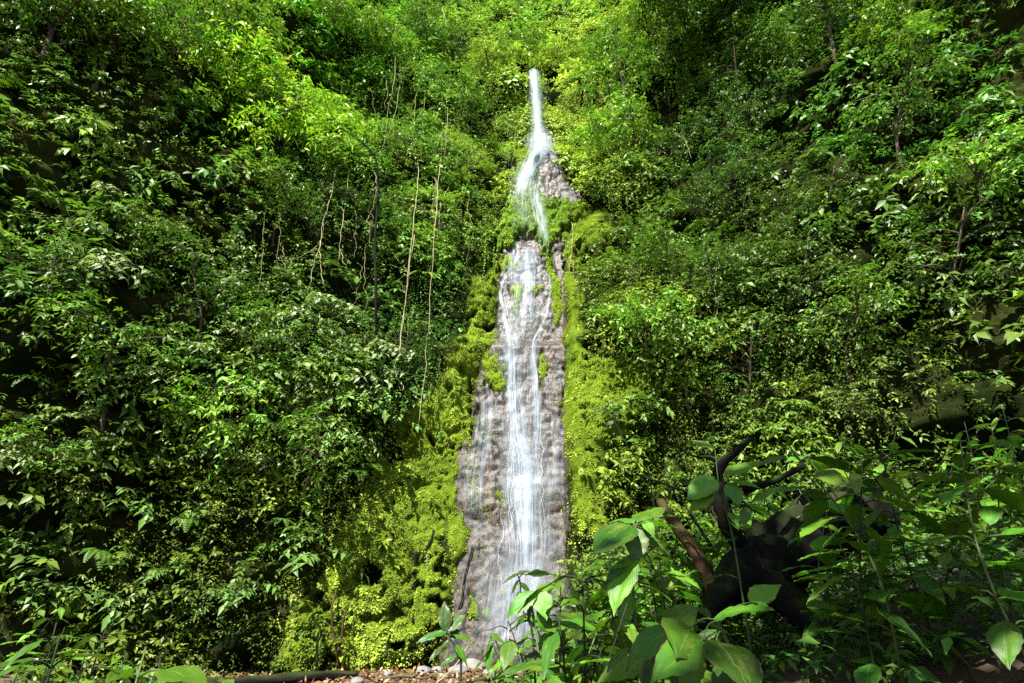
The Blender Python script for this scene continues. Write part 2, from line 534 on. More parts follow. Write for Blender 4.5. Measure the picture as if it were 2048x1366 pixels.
mossm = mossm * (1 - 0.95 * np.clip(holes, 0, 1)) * (0.55 + 0.45 * ss(-0.30, 0.05, fbm(XG * 2.2, 37.0, ZG * 1.7, 4, .65)))
spot = np.zeros_like(rockm)
for (a, b, c, d) in SPOTS:
    q = ((UG + wu * 0.9 - a) / c) ** 2 + ((VG + wv * 1.1 - b) / d) ** 2
    spot = np.maximum(spot, 0.8 * ss(1.7, 0.3, q))
spot = spot * near
mossm = np.maximum(mossm, spot)
rockm = rockm * (1 - spot)
rockm = np.where(mossm > 0.5, np.minimum(rockm, 1 - spot), rockm)
leafm = np.clip(1 - np.maximum(rockm, mossm), 0, 1)
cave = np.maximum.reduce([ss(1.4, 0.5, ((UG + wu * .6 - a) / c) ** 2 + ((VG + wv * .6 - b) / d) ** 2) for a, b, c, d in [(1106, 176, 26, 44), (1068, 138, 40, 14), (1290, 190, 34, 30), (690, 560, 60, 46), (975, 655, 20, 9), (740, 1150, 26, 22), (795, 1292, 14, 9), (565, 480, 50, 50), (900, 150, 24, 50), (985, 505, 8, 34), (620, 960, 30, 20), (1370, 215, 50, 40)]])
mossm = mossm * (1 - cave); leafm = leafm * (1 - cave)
mossm = np.maximum(mossm, mid_m * (1 - rockm * .6))
rockm = rockm * (1 - .5 * mid_m)
# relief: broken blocks
def worley(x, z, cx, cz, seed):
    r = np.random.default_rng(seed)
    J = r.uniform(0.08, 0.92, (256, 2)); R = r.uniform(-1, 1, (256, 3))
    gx_ = x / cx; gz_ = z / cz
    ix = np.floor(gx_).astype(int); iz = np.floor(gz_).astype(int)
    f1 = np.full(x.shape, 9.0); f2 = np.full(x.shape, 9.0)
    a = np.zeros(x.shape); 
    for dx in (-1, 0, 1):
        for dz in (-1, 0, 1):
            h = _perm[_perm[(ix + dx) & 255] + ((iz + dz) & 255)]
            ex = gx_ - (ix + dx + J[h, 0]); ez = gz_ - (iz + dz + J[h, 1])
            d = np.hypot(ex, ez)
            val = R[h, 0] * 0.6 + R[h, 1] * ex * 0.9 + R[h, 2] * ez * 0.9
            nearer = d < f1
            f2 = np.where(nearer, f1, np.minimum(f2, d))
            a = np.where(nearer, val, a); f1 = np.where(nearer, d, f1)
    return a, f2 - f1


_wx = XG + 0.10 * fbm(XG * 2.5, 71.0, ZG * 2.5, 3); _wz = ZG + 0.10 * fbm(XG * 2.5, 75.0, ZG * 2.5, 3)
blk1, crk1 = worley(_wx, _wz, 0.95, 0.62, 1)
blk2, crk2 = worley(_wx + 7.7, _wz, 0.30, 0.24, 2)
blk3, crk3 = worley(_wx + 3.1, _wz, 0.12, 0.13, 3)
big = fbm(XG * 0.23, 0.7, ZG * 0.23, 3) * 0.9
med = fbm(XG * 0.8, 4.2, ZG * 0.7, 4) * 0.45
lump = fbm(XG * 2.4, 1.7, ZG * 2.0, 4) * 0.17
ridge = 1 - 2 * np.abs(fbm(XG * 1.5 + 0.4 * fbm(XG, 2, ZG, 3), 6.0, ZG * 1.3, 5))
strat = 1 - 2 * np.abs(noise3(XG * 0.55 + 0.5 * fbm(XG * 1.2, 8, ZG * 1.2, 3), 2.5, ZG * 2.1))
crag = 1 - 2 * np.abs(fbm(XG * 5.2, 11.0, ZG * 3.4, 4, 0.6))
axis = np.exp(-((XG - 0.4) / 2.6) ** 2)
YG = YR + big * (1 - 0.8 * axis) + med * (0.35 + 0.65 * leafm) * (1 - 0.5 * axis)
crack = np.maximum(0, 1 - 9 * np.abs(fbm(XG * 1.1 + 0.5 * fbm(XG * 2, 5, ZG * 2, 3), 15.0, ZG * 0.8, 3)))
crack2 = np.maximum(0, 1 - 7 * np.abs(noise3(XG * 0.9 + 0.6 * fbm(XG * 1.5, 6, ZG * 1.5, 3), 19.0, ZG * 1.9 + 0.5 * fbm(XG * 1.5, 7, ZG * 1.5, 3))))
step = fbm(XG * 0.9, 33.0, ZG * 1.1, 3) * 5.0
step = (np.floor(step) + ss(0.35, 0.65, step - np.floor(step))) / 5.0
flute = fbm(XG * 5.5 + 0.5 * fbm(XG * 2, 5, ZG * 1.0, 2), 43.0, ZG * 0.7, 3)
edge = 1 - 2 * np.abs(noise3(XG * 7.0, 47.0, ZG * 6.0))
YG = YG - rockm * (0.09 * step + 0.016 * blk1 + 0.008 * blk2 + 0.010 * blk3 + 0.018 * flute + 0.022 * (1 - 2 * np.abs(noise3(XG * 0.7 + 0.4 * fbm(XG * 1.4, 13, ZG * 1.4, 3), 61.0, ZG * 4.2 + 0.5 * fbm(XG * 1.4, 17, ZG * 1.4, 3)))) ** 2 - 0.035 * ss(0.06, 0.0, crk1) - 0.010 * ss(0.12, 0.0, crk2) - 0.05 * crack) + rockm * 0.03
pil = fbm(XG * 3.4, 21.7, ZG * 2.6, 3)
YG = YG - mossm * (1 - rockm) * (0.02 + 0.16 * mid_m + lump * 0.4 + 0.03 * pil + 0.03 * crag + 0.05 * ridge + 0.05 * fbm(XG * 7.5, 81.0, ZG * 6.0, 2))
hollow = ss(0.02, -0.32, 0.75 * fbm(XG * 0.75, 31.0, ZG * 0.75, 3) + 0.55 * fbm(XG * 0.3, 57.0, ZG * 0.34, 2))
YG = YG + leafm * (0.12 + lump * (1.5 + 2.0 * ss(6, 8, np.abs(XG))) + 0.8 * hollow * (1 - 0.6 * axis))
YG = YG + 0.75 * cave * (1 - rockm)
NR, NC = XG.shape


def interp_grid(A, x, z):
    x = np.clip(x, xs[0], xs[-1] - 1e-6); z = np.clip(z, zs[0], zs[-1] - 1e-6)
    i = np.clip(np.searchsorted(xs, x, 'right') - 1, 0, NC - 2)
    j = np.clip(np.searchsorted(zs, z, 'right') - 1, 0, NR - 2)
    fx = (x - xs[i]) / (xs[i + 1] - xs[i]); fz = (z - zs[j]) / (zs[j + 1] - zs[j])
    return (A[j, i] * (1 - fx) + A[j, i + 1] * fx) * (1 - fz) + (A[j + 1, i] * (1 - fx) + A[j + 1, i + 1] * fx) * fz


def wall_y(x, z): return interp_grid(YG, x, z)


GX = np.gradient(np.asarray(YG), axis=1) / np.gradient(xs)[None, :]
GZ = np.gradient(np.asarray(YG), axis=0) / np.gradient(zs)[:, None]


def wall_n(x, z):
    gx = np.clip(interp_grid(GX, x, z), -2, 2); gz = np.clip(interp_grid(GZ, x, z), -2, 2)
    return norm(np.stack([gx, -np.ones_like(gx), gz], -1))


def on_wall(u, v, off=0.0):
    """point of the cliff under a pixel, moved off metres towards the viewer's side of the gorge"""
    d = px_dir(u, v); d = norm(d)
    shp = d.shape[:-1]; d = d.reshape(-1, 3)
    ts = np.linspace(5, 70, 330)
    lo = np.full(len(d), 5.0); hi = np.full(len(d), 70.0); done = np.zeros(len(d), bool)
    for a, b in zip(ts[:-1], ts[1:]):
        q = CAM + d * b
        hit = (q[:, 1] > wall_y(q[:, 0], q[:, 2])) & ~done
        lo[hit] = a; hi[hit] = b; done |= hit
    for _ in range(14):
        mid = (lo + hi) / 2
        q = CAM + d * mid[:, None]
        inside = q[:, 1] > wall_y(q[:, 0], q[:, 2])
        hi = np.where(inside, mid, hi); lo = np.where(inside, lo, mid)
    q = CAM + d * ((lo + hi) / 2)[:, None]
    q = q.reshape(*shp, 3)
    off = np.broadcast_to(off, shp)
    q = q.copy(); q[..., 1] -= off
    return q


me = raw_mesh('cliff', np.stack([XG, YG, ZG], -1).reshape(-1, 3), grid_faces(NR, NC), smooth=True)
add_attr(me, 'rock', rockm.ravel()); add_attr(me, 'moss', mossm.ravel())
wetm = ss(230, 40, np.abs(UG - 1040)) * (ZG < 25)
add_attr(me, 'wet', wetm.ravel())
tag(link('cliff', me, M_CLIFF), 'steep wet rock cliff overgrown with moss and plants around the waterfall', kind='structure')

# ------------------------------------------------------------------ the ground
def G(x, y):
    x = np.asarray(x, float); y = np.asarray(y, float)
    q = x - 0.09 * (y - 4)
    g = (1.0 * ss(-0.15, 1.3, q) + 0.9 * ss(1.0, 4.0, q)) * ss(0.9, 3.6, y) + 0.7 * ss(4, 8, x) * ss(-3, 4, y)
    g = g + 0.25 * ss(11, 15.3, y) + 0.8 * ss(-7, -12, x)
    g = g + 0.10 * fbm(x * 0.7, y * 0.7, 2.2, 4)
    return g


gx = np.concatenate([np.arange(-60, -14, 2.0), np.arange(-14, 14, 0.14), np.arange(14, 60, 2.0)])
gy = np.concatenate([np.arange(-60, -3, 1.5), np.arange(-3, 18.5, 0.14)])
A, B = np.meshgrid(gx, gy)
me = raw_mesh('ground', np.stack([A, B, G(A, B)], -1).reshape(-1, 3), grid_faces(*A.shape), smooth=True)
tag(link('ground', me, M_GROUND), 'brown soil and leaf litter at the cliff foot', kind='structure')

# ------------------------------------------------------------------ leaves in bulk
def leaf_arrays(P, D, Nn, L, W, tint, bend=0.12):
    n = len(P)
    D = norm(D); Nn = norm(Nn - (Nn * D).sum(-1, keepdims=True) * D)
    X = np.cross(D, Nn)
    L = L[:, None]; W = W[:, None]
    v = np.empty((n, 5, 3))
    v[:, 0] = P
    v[:, 1] = P + D * L * 0.42 + X * W * 0.5 + Nn * W * 0.16
    v[:, 2] = P + D * L * 0.48
    v[:, 3] = P + D * L * 0.42 - X * W * 0.5 + Nn * W * 0.16
    v[:, 4] = P + D * L - Nn * L * bend
    f = np.array([[0, 1, 2], [0, 2, 3], [1, 4, 2], [2, 4, 3]])
    F = (np.arange(n)[:, None, None] * 5 + f[None]).reshape(-1, 3)
    return v.reshape(-1, 3), F, np.repeat(tint, 5, axis=0)


def frond_arrays(P, D, Nn, L, W, tint):
    n = len(P)
    D = norm(D); Nn = norm(Nn - (Nn * D).sum(-1, keepdims=True) * D)
    X = np.cross(D, Nn); L = L[:, None]; W = W[:, None]
    v = np.stack([P, P + D * L * .5 + X * W * .5, P + D * L - Nn * L * .2, P + D * L * .5 - X * W * .5], 1)
    f = np.array([[0, 1, 2], [0, 2, 3]])
    return v.reshape(-1, 3), (np.arange(n)[:, None, None] * 4 + f[None]).reshape(-1, 3), np.repeat(tint, 4, axis=0)


def leaf_mesh_from(name, parts):
    V = []; F = []; T = []; o = 0
    for (v, f, t) in parts:
        V.append(v); F.append(f + o); T.append(t); o += len(v)
    me = raw_mesh(name, np.concatenate(V), np.concatenate(F))
    add_attr(me, 'tint', np.concatenate(T))
    return me


def sprays(P, D, Ls, k, leafL, tint, droop=0.45, aspect=0.42, r=None, up=0.8, jit=0.35):
    """twigs with k alternate leaves each"""
    r = r or rng
    S = len(P)
    D = norm(D)
    t = (np.arange(k)[None, :] + r.uniform(0.2, 1.0, (S, k))) / k
    Z = np.array([0, 0, 1.0])
    pos = P[:, None] + D[:, None] * (Ls[:, None] * t)[..., None] - Z * (droop * Ls[:, None] * t * t)[..., None]
    tan = norm(D[:, None] - Z * (2 * droop * t)[..., None])
    side = norm(np.cross(tan, Z) + 1e-4)
    sg = np.where((np.arange(k) % 2) == 0, 1, -1)[None, :, None]
    ld = norm(0.55 * tan + sg * 0.75 * side - Z * 0.25 + r.normal(0, jit, (S, k, 3)))
    nn = norm(Z * up + D[:, None] * 0.45 + r.normal(0, 0.35, (S, k, 3)))
    L = leafL[:, None] * r.uniform(0.65, 1.25, (S, k))
    W = L * aspect * r.uniform(0.8, 1.2, (S, k))
    tt = np.repeat(tint[:, None], k, 1) * r.uniform(0.72, 1.3, (S, k, 1))
    return leaf_arrays(pos.reshape(-1, 3), ld.reshape(-1, 3), nn.reshape(-1, 3), L.ravel(), W.ravel(), tt.reshape(-1, 3), 0.16)


# species colours by place on the cliff, with sunlit brightness put into the tints
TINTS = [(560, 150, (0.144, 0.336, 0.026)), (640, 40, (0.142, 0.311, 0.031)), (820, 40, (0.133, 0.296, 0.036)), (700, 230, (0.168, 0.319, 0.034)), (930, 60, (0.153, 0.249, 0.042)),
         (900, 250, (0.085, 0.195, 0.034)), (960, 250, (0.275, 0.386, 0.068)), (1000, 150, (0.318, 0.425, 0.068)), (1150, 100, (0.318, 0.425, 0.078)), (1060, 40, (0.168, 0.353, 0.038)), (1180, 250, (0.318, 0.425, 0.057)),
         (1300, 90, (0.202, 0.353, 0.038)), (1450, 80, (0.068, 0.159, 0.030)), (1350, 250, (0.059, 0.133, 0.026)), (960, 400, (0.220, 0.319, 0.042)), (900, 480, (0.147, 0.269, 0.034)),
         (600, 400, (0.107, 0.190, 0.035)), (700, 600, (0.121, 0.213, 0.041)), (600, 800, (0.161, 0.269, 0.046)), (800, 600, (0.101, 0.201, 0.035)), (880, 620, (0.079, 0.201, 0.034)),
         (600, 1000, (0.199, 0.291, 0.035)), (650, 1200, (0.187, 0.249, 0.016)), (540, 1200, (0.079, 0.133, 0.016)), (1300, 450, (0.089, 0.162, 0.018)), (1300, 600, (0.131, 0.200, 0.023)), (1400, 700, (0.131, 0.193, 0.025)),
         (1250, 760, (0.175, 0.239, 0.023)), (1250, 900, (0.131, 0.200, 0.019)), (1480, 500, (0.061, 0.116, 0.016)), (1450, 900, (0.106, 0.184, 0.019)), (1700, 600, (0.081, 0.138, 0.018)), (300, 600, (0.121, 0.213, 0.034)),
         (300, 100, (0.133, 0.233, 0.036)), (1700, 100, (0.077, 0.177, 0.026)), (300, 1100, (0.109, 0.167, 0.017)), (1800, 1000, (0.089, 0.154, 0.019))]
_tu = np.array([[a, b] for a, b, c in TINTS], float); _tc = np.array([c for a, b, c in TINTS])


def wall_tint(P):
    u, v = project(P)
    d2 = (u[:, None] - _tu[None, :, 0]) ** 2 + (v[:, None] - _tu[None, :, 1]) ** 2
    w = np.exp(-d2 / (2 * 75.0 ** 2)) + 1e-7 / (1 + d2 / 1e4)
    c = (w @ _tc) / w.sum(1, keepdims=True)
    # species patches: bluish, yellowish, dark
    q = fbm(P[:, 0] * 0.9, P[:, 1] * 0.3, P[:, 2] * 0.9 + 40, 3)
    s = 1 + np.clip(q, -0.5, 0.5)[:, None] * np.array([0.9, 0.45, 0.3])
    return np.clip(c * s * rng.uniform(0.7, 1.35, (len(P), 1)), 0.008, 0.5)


def wall_sprays(n, x0, x1, z0, z1, size, k, seed, lenr=(0.25, 0.6)):
    r = np.random.default_rng(seed)
    x = r.uniform(x0, x1, n); z = r.uniform(z0, z1, n)
    lm = interp_grid(leafm, x, z)
    gap = 0.75 * fbm(x * 0.75, 31.0, z * 0.75, 3) + 0.55 * fbm(x * 0.3, 57.0, z * 0.34, 2)
    gap2 = fbm(x * 2.2, 51.0, z * 2.2, 2)
    dens = ss(-0.34, 0.02, gap + 0.45 * gap2) * 0.9 + 0.10
    dens = np.maximum(dens, 0.9 * (np.abs(x) > 7.5))
    # moss carries a thin sprinkle of leaves, more towards the outer sides
    u, v = project(np.stack([x, wall_y(x, z), z], -1))
    cv = interp_grid(cave, x, z)
    thin = (1 - cv) * (0.02 + 0.07 * ss(760, 600, u) + 0.22 * ss(1190, 1300, u)) * ss(1.0, 0.3, lm) * (1 - interp_grid(rockm, x, z)) * (np.hypot((u - 1060) / 90, (v - 420) / 90) > 1)
    keep = r.uniform(0, 1, n) < np.maximum(ss(0.62, 0.97, lm), thin) * dens
    x = x[keep]; z = z[keep]; gap = gap[keep]; lm = lm[keep]; u = u[keep]; v = v[keep]
    nn = wall_n(x, z)
    B = (0.10 + 1.25 * np.clip(gap + 0.25, 0, 0.75)) * ss(0.2, 1.0, lm) * ss(20, 150, np.abs(u - 1050) - 20)
    off = B * r.uniform(0.1, 1.0, len(x))
    P = np.stack([x, wall_y(x, z), z], -1) + nn * off[:, None]
    P[:, 2] -= off * 0.1
    D = nn * 0.75 + np.stack([r.normal(0, .55, len(x)), r.normal(0, .2, len(x)), r.normal(0.15, .45, len(x))], -1)
    Ls = r.uniform(*lenr, len(x)) * (0.55 + 0.45 * ss(0.0, 1.0, lm))
    patch = ss(-0.25, 0.3, fbm(x * 0.5, 77.0, z * 0.5, 2))
    leafL = size * (0.55 + 1.15 * patch ** 1.5) * r.uniform(.8, 1.25, len(x))
    return sprays(P, D, Ls, k, leafL, wall_tint(P), r=r)


def size_for(u): return 0.13


def curtains(n, x0, x1, z0, z1, seed):
    """trailing creeper strands hanging from bulges"""
    r = np.random.default_rng(seed)
    x = r.uniform(x0, x1, n); z = r.uniform(z0, z1, n)
    k = (interp_grid(leafm, x, z) > .85) & (fbm(x * .6, 83.0, z * .35, 3) > .08)
    x, z = x[k], z[k]
    nn = wall_n(x, z)
    P = np.stack([x, wall_y(x, z), z], -1) + nn * r.uniform(.35, .8, len(x))[:, None]
    D = np.stack([r.normal(0, .08, len(x)), r.normal(-.05, .08, len(x)), -np.ones(len(x))], -1)
    return sprays(P, D, r.uniform(.8, 2.2, len(x)), 16, r.uniform(.06, .10, len(x)), wall_tint(P) * 1.1, .0, .5, r=r, up=.5, jit=.5)


leaf_sets = {
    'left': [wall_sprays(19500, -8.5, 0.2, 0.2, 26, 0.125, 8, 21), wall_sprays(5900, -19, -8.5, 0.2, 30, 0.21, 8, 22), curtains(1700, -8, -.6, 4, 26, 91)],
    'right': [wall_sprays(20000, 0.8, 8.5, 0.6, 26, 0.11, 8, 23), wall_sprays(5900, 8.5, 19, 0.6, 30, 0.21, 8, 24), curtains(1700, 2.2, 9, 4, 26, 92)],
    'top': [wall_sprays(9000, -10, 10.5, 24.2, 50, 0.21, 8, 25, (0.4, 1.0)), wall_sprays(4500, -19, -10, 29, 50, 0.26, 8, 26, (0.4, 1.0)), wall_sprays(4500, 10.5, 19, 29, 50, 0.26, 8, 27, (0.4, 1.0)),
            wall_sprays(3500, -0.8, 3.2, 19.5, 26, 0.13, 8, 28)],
}
for key, lab in (('left', 'dense green creeper leaves covering the cliff left of the waterfall'),
                 ('right', 'dense small-leaved creepers covering the cliff right of the waterfall'),
                 ('top', 'bright green foliage covering the slope above the waterfall lip')):
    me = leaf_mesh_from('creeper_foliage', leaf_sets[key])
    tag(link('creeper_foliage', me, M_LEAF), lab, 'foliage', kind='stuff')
leaf_sets = None

# moss: tiny fronds
def moss_points(n, seed):
    r = np.random.default_rng(seed)
    x = r.uniform(-8, 5.5, n); z = r.uniform(0.1, 21, n)
    mm = interp_grid(mossm, x, z) * (1 - interp_grid(rockm, x, z))
    mm = np.maximum(mm, (0.25 * ss(0.15, 0.3, fbm(x * 1.8, 66.0, z * .8, 3)) + 0.7 * ss(0.0, 0.25, fbm(x * 2.2, 68.0, z * .6, 3)) * ss(-.3, -1.6, x - .06 * z) * (z < 9)) * interp_grid(rockm, x, z))
    dens = 0.35 + 0.65 * ss(-0.2, 0.2, fbm(x * 2.6, 63.0, z * 2.6, 3))
    k = r.uniform(0, 1, n) < mm * dens
    x = x[k]; z = z[k]
    nn = wall_n(x, z)
    P = np.stack([x, wall_y(x, z), z], -1) - nn * 0.015
    D = nn * 0.45 + r.normal(0, .4, (len(x), 3)) + np.array([0, 0, -0.5])
    N2 = np.array([0, -0.8, 0.8]) + r.normal(0, .35, (len(x), 3))
    L = r.uniform(0.035, 0.075, len(x)) * (0.85 + 0.55 * ss(880, 700, project(P)[0]))
    q = ss(-0.35, 0.35, fbm(x * 0.8, 91.0, z * 0.8, 4))[:, None]
    u, v = project(P)
    wetg = ss(120, 60, np.hypot(u - 1060, (v - 430) * 0.8))[:, None]
    lo = np.array([.085, .140, .012]); hi = np.array([.36, .47, .055])
    c = lo * (1 - q) + hi * q
    c = c * (1 - wetg) + np.array([.30, .52, .09]) * wetg
    tuft = fbm(x * 6.5, 101.0, z * 5.0, 2)
    c = c * (0.9 + 1.1 * np.clip(tuft, -.5, .6))[:, None] * r.uniform(0.6, 1.35, (len(x), 1))
    c = np.where(r.uniform(0, 1, (len(x), 1)) < .06, np.array([.20, .15, .04]), c)
    k = r.uniform(0, 1, len(x)) < ss(-.55, -.05, tuft) * .85 + .15
    P, D, N2, L, c = P[k], D[k], N2[k], L[k] * (1 + .6 * np.clip(tuft[k], -.4, .6)), c[k]
    return frond_arrays(P, D, N2, L, L * 0.55, c)


me = leaf_mesh_from('moss_carpet', [moss_points(1300000, 31)])
tag(link('moss_carpet', me, M_MOSS), 'bright yellow-green moss carpeting the wet rock beside the waterfall', 'moss', kind='stuff')

# ------------------------------------------------------------------ the waterfall
water = empty('waterfall', tuple(on_wall(1050, 1290, 0.1)))
tag(water, 'thin white waterfall sliding down the grey rock face', kind='structure')
bpy.context.view_layer.update()
W_INV = water.matrix_world.inverted()


def water_sheet(name, P, fade, width_m):
    nr, nc = P.shape[:2]
    me = raw_mesh(name, P.reshape(-1, 3), grid_faces(nr, nc), smooth=True)
    add_attr(me, 'fade', fade.ravel())
    seg = np.concatenate([[0], np.cumsum(np.linalg.norm(np.diff(P[:, nc // 2], axis=0), axis=1))])
    uu = (np.linspace(0, 1, nc)[None, :] * width_m[:, None])
    uu = uu - width_m[:, None] / 2 + rng.uniform(0, 50)
    UV = np.stack([uu, np.broadcast_to(seg[:, None], uu.shape)], -1).reshape(-1, 2)
    lay = me.uv_layers.new(name='flow')
    idx = np.empty(len(me.loops), np.int32); me.loops.foreach_get('vertex_index', idx)
    lay.data.foreach_set('uv', UV[idx].astype(np.float32).ravel())
    o = link(name, me, M_WATER, water)
    o.matrix_parent_inverse = W_INV
    return o


def stream(name, path, inten, off=0.06, cols=15, fin=0.06, fout=0.06, power=1.0):
    path = np.array(path, float)
    n = max(12, int(np.abs(np.diff(path[:, 1])).sum() / 5))
    q = spline(path, n)
    s = np.linspace(-1, 1, cols)
    jig = fbm(np.linspace(0, n * 0.12, n), rng.uniform(0, 90), 0.5, 3)
    hw = q[:, 2] * (1 + 0.5 * jig)
    U = q[:, 0][:, None] + 3 * jig[:, None] + s[None] * hw[:, None]
    V = np.broadcast_to(q[:, 1][:, None], U.shape)
    P = on_wall(U, V, 0)
    # water leaves the smallest hollows: smooth along the flow
    Y = P[..., 1].copy()
    for _ in range(3):
        Y[1:-1] = np.minimum(Y[1:-1], (Y[:-2] + Y[1:-1] * 2 + Y[2:]) / 4)
    P[..., 1] = Y - off * (1.0 - 0.6 * s[None] ** 2) - 0.01
    t = np.linspace(0, 1, n)
    ends = ss(0, fin, t) * ss(0, fout, 1 - t)
    fade = inten * (1 - np.abs(s[None]) ** 2.2) ** power * ends[:, None]
    return water_sheet(name, P, fade, hw * 2 * 0.0155)


stream('water_veil', [(1078, 292, 20), (1068, 325, 24), (1056, 355, 28), (1050, 385, 32), (1054, 420, 34)], 0.8, fin=0.05, fout=0.5)
stream('water_veil', [(1080, 280, 18), (1080, 294, 26), (1078, 306, 26), (1072, 322, 22)], 0.8, 0.12, fin=0.3, fout=0.3)
stream('water_veil', [(1085, 290, 12), (1074, 320, 15), (1058, 345, 16), (1044, 375, 14), (1036, 408, 12)], 0.9, 0.1, fout=0.3)
stream('water_veil', [(1070, 360, 14), (1074, 400, 18), (1082, 440, 17), (1088, 480, 16), (1090, 520, 14)], 0.55, 0.05, fin=0.2, fout=0.4)
stream('water_veil', [(1085, 296, 14), (1104, 305, 12), (1112, 330, 12), (1110, 370, 14)], 0.4, 0.05, fout=0.5)
stream('stream', [(1032, 543, 5), (1010, 560, 7), (1003, 590, 8), (1010, 625, 8), (1018, 660, 12), (1026, 690, 18)], 0.66, 0.05)
stream('stream', [(1020, 660, 10), (1026, 690, 20), (1023, 725, 13), (1026, 780, 11), (1029, 830, 13), (1036, 880, 22), (1043, 930, 34), (1042, 985, 31), (1047, 1050, 24), (1051, 1110, 20), (1053, 1170, 18)], 0.58, 0.07, fout=0.2)
stream('stream', [(1034, 860, 8), (1048, 905, 12), (1056, 960, 12), (1055, 1020, 11), (1054, 1080, 10), (1056, 1150, 10)], 0.72, 0.14)
stream('stream', [(1020, 690, 9), (1022, 740, 8), (1020, 800, 9), (1024, 860, 11), (1022, 930, 14), (1018, 1000, 12), (1014, 1080, 10)], 0.55, 0.12, fout=0.4)
stream('stream', [(1076, 535, 3), (1098, 558, 4), (1096, 610, 4), (1086, 655, 5), (1068, 682, 6), (1066, 720, 6), (1071, 760, 7), (1076, 800, 8), (1072, 850, 10), (1066, 905, 14), (1064, 960, 14)], 0.46, 0.04, fout=0.25)
stream('stream', [(985, 692, 6), (1000, 694, 8), (1012, 705, 10), (1016, 730, 8)], 0.55, 0.08)
stream('water_veil', [(1056, 400, 30), (1058, 440, 40), (1056, 490, 44)], 0.3, 0.05, cols=21, fin=0.3, fout=0.3)
stream('water_veil', [(1050, 480, 34), (1048, 540, 45), (1050, 600, 48), (1048, 680, 46)], 0.52, 0.05, cols=21, fin=0.2, fout=0.2)
stream('water_veil', [(1040, 690, 46), (1042, 760, 44), (1045, 840, 50), (1052, 920, 56), (1056, 1000, 58), (1056, 1100, 60), (1045, 1190, 78), (1030, 1290, 95)], 0.47, 0.06, cols=25, fin=0.1, fout=0.1)
stream('water_veil', [(1050, 1090, 46), (1042, 1160, 62), (1034, 1230, 66), (1026, 1300, 70)], 0.52, 0.12, cols=21, fin=0.3, fout=0.1)
stream('water_veil', [(1102, 690, 10), (1104, 800, 14), (1108, 900, 16), (1106, 1040, 18)], 0.33, 0.05, fin=0.2, fout=0.2)
stream('water_veil', [(965, 740, 10), (972, 820, 18), (965, 900, 30), (955, 980, 30), (960, 1080, 24)], 0.36, 0.04, fin=0.2, fout=0.3)

def strands(paths, seed):
    r = np.random.default_rng(seed)
    mb = MB(); 
    for (path, n_) in paths:
        a = np.array(path, float); m = max(14, int((a[-1, 1] - a[0, 1]) / 7))
        q = spline(a, m)
        for i in range(n_):
            t0 = r.uniform(0, .7); t1 = min(1, t0 + r.uniform(.15, .55))
            i0, i1 = int(t0 * (m - 1)), max(int(t0 * (m - 1)) + 5, int(t1 * (m - 1)))
            qq = q[i0:i1 + 1]
            if len(qq) < 4: continue
            k = np.arange(len(qq))
            sx = np.clip(r.normal(0, .45) + .22 * fbm(k * .22 + r.uniform(0, 99), 3.3, 1.1, 2), -1, 1)
            P = on_wall(qq[:, 0] + sx * qq[:, 2], qq[:, 1], 0)
            for _ in range(2): P[1:-1, 1] = np.minimum(P[1:-1, 1], (P[:-2, 1] + 2 * P[1:-1, 1] + P[2:, 1]) / 4)
            P[:, 1] -= r.uniform(.05, .11)
            w = r.uniform(.002, .006) * np.sin(np.pi * np.linspace(.05, .97, len(qq))) ** .6
            mb.tube(P, w, 4)
    return mb.mesh('water_strands')


M_STRAND = plain('falling_water', (0.62, 0.70, 0.78), 0.25)
o = link('water_strands', strands([([(1078, 300, 16), (1060, 345, 22), (1050, 390, 26), (1052, 430, 26)], 10), ([(1030, 545, 4), (1004, 580, 5), (1010, 630, 7), (1022, 690, 12)], 7),
                                   ([(1022, 680, 16), (1024, 740, 12), (1027, 800, 11), (1032, 860, 16), (1043, 930, 28), (1043, 1000, 26), (1050, 1100, 18), (1052, 1180, 18)], 22),
                                   ([(1098, 560, 3), (1094, 630, 4), (1067, 690, 5), (1071, 770, 6), (1072, 860, 9), (1064, 950, 12)], 9), ([(1045, 700, 45), (1050, 850, 48), (1054, 1000, 54), (1050, 1180, 60)], 9)], 51), M_STRAND, water)
o.matrix_parent_inverse = W_INV; o['kind'] = 'stuff'

# the free jet
top = at(1068, 146, 19.2); bot = at(1079, 300, 18.55)
for li, (hw0, hw1, dy, inten) in enumerate([(0.26, 0.25, 0.10, 0.72), (0.17, 0.16, 0.16, 0.62), (0.32, 0.40, 0.02, 0.46)]):
    n = 60; s = np.linspace(-1, 1, 13)
    t = np.linspace(-0.03, 1.0, n)
    c = top + (bot - top) * np.stack([t, np.sqrt(np.clip(t, 0, 1)), t ** 1.0], -1)
    hw = (hw0 + (hw1 - hw0) * t) * (1 + 0.25 * fbm(t * 9, 3.3 * li, 0.2, 3))
    P = c[:, None] + np.stack([s[None] * hw[:, None] + 0.04 * fbm(t * 7, 9.1 + li, 0.3, 3)[:, None], -dy * (1 - s[None] ** 2) - 0.05 * np.ones((n, 1)), 0 * s[None] * hw[:, None]], -1)
    fade = inten * (1 - np.abs(s[None]) ** 2.6) * ss(-0.03, 0.01, t)[:, None]
    water_sheet('falling_jet', P, np.broadcast_to(fade, (n, 13)), hw * 2)

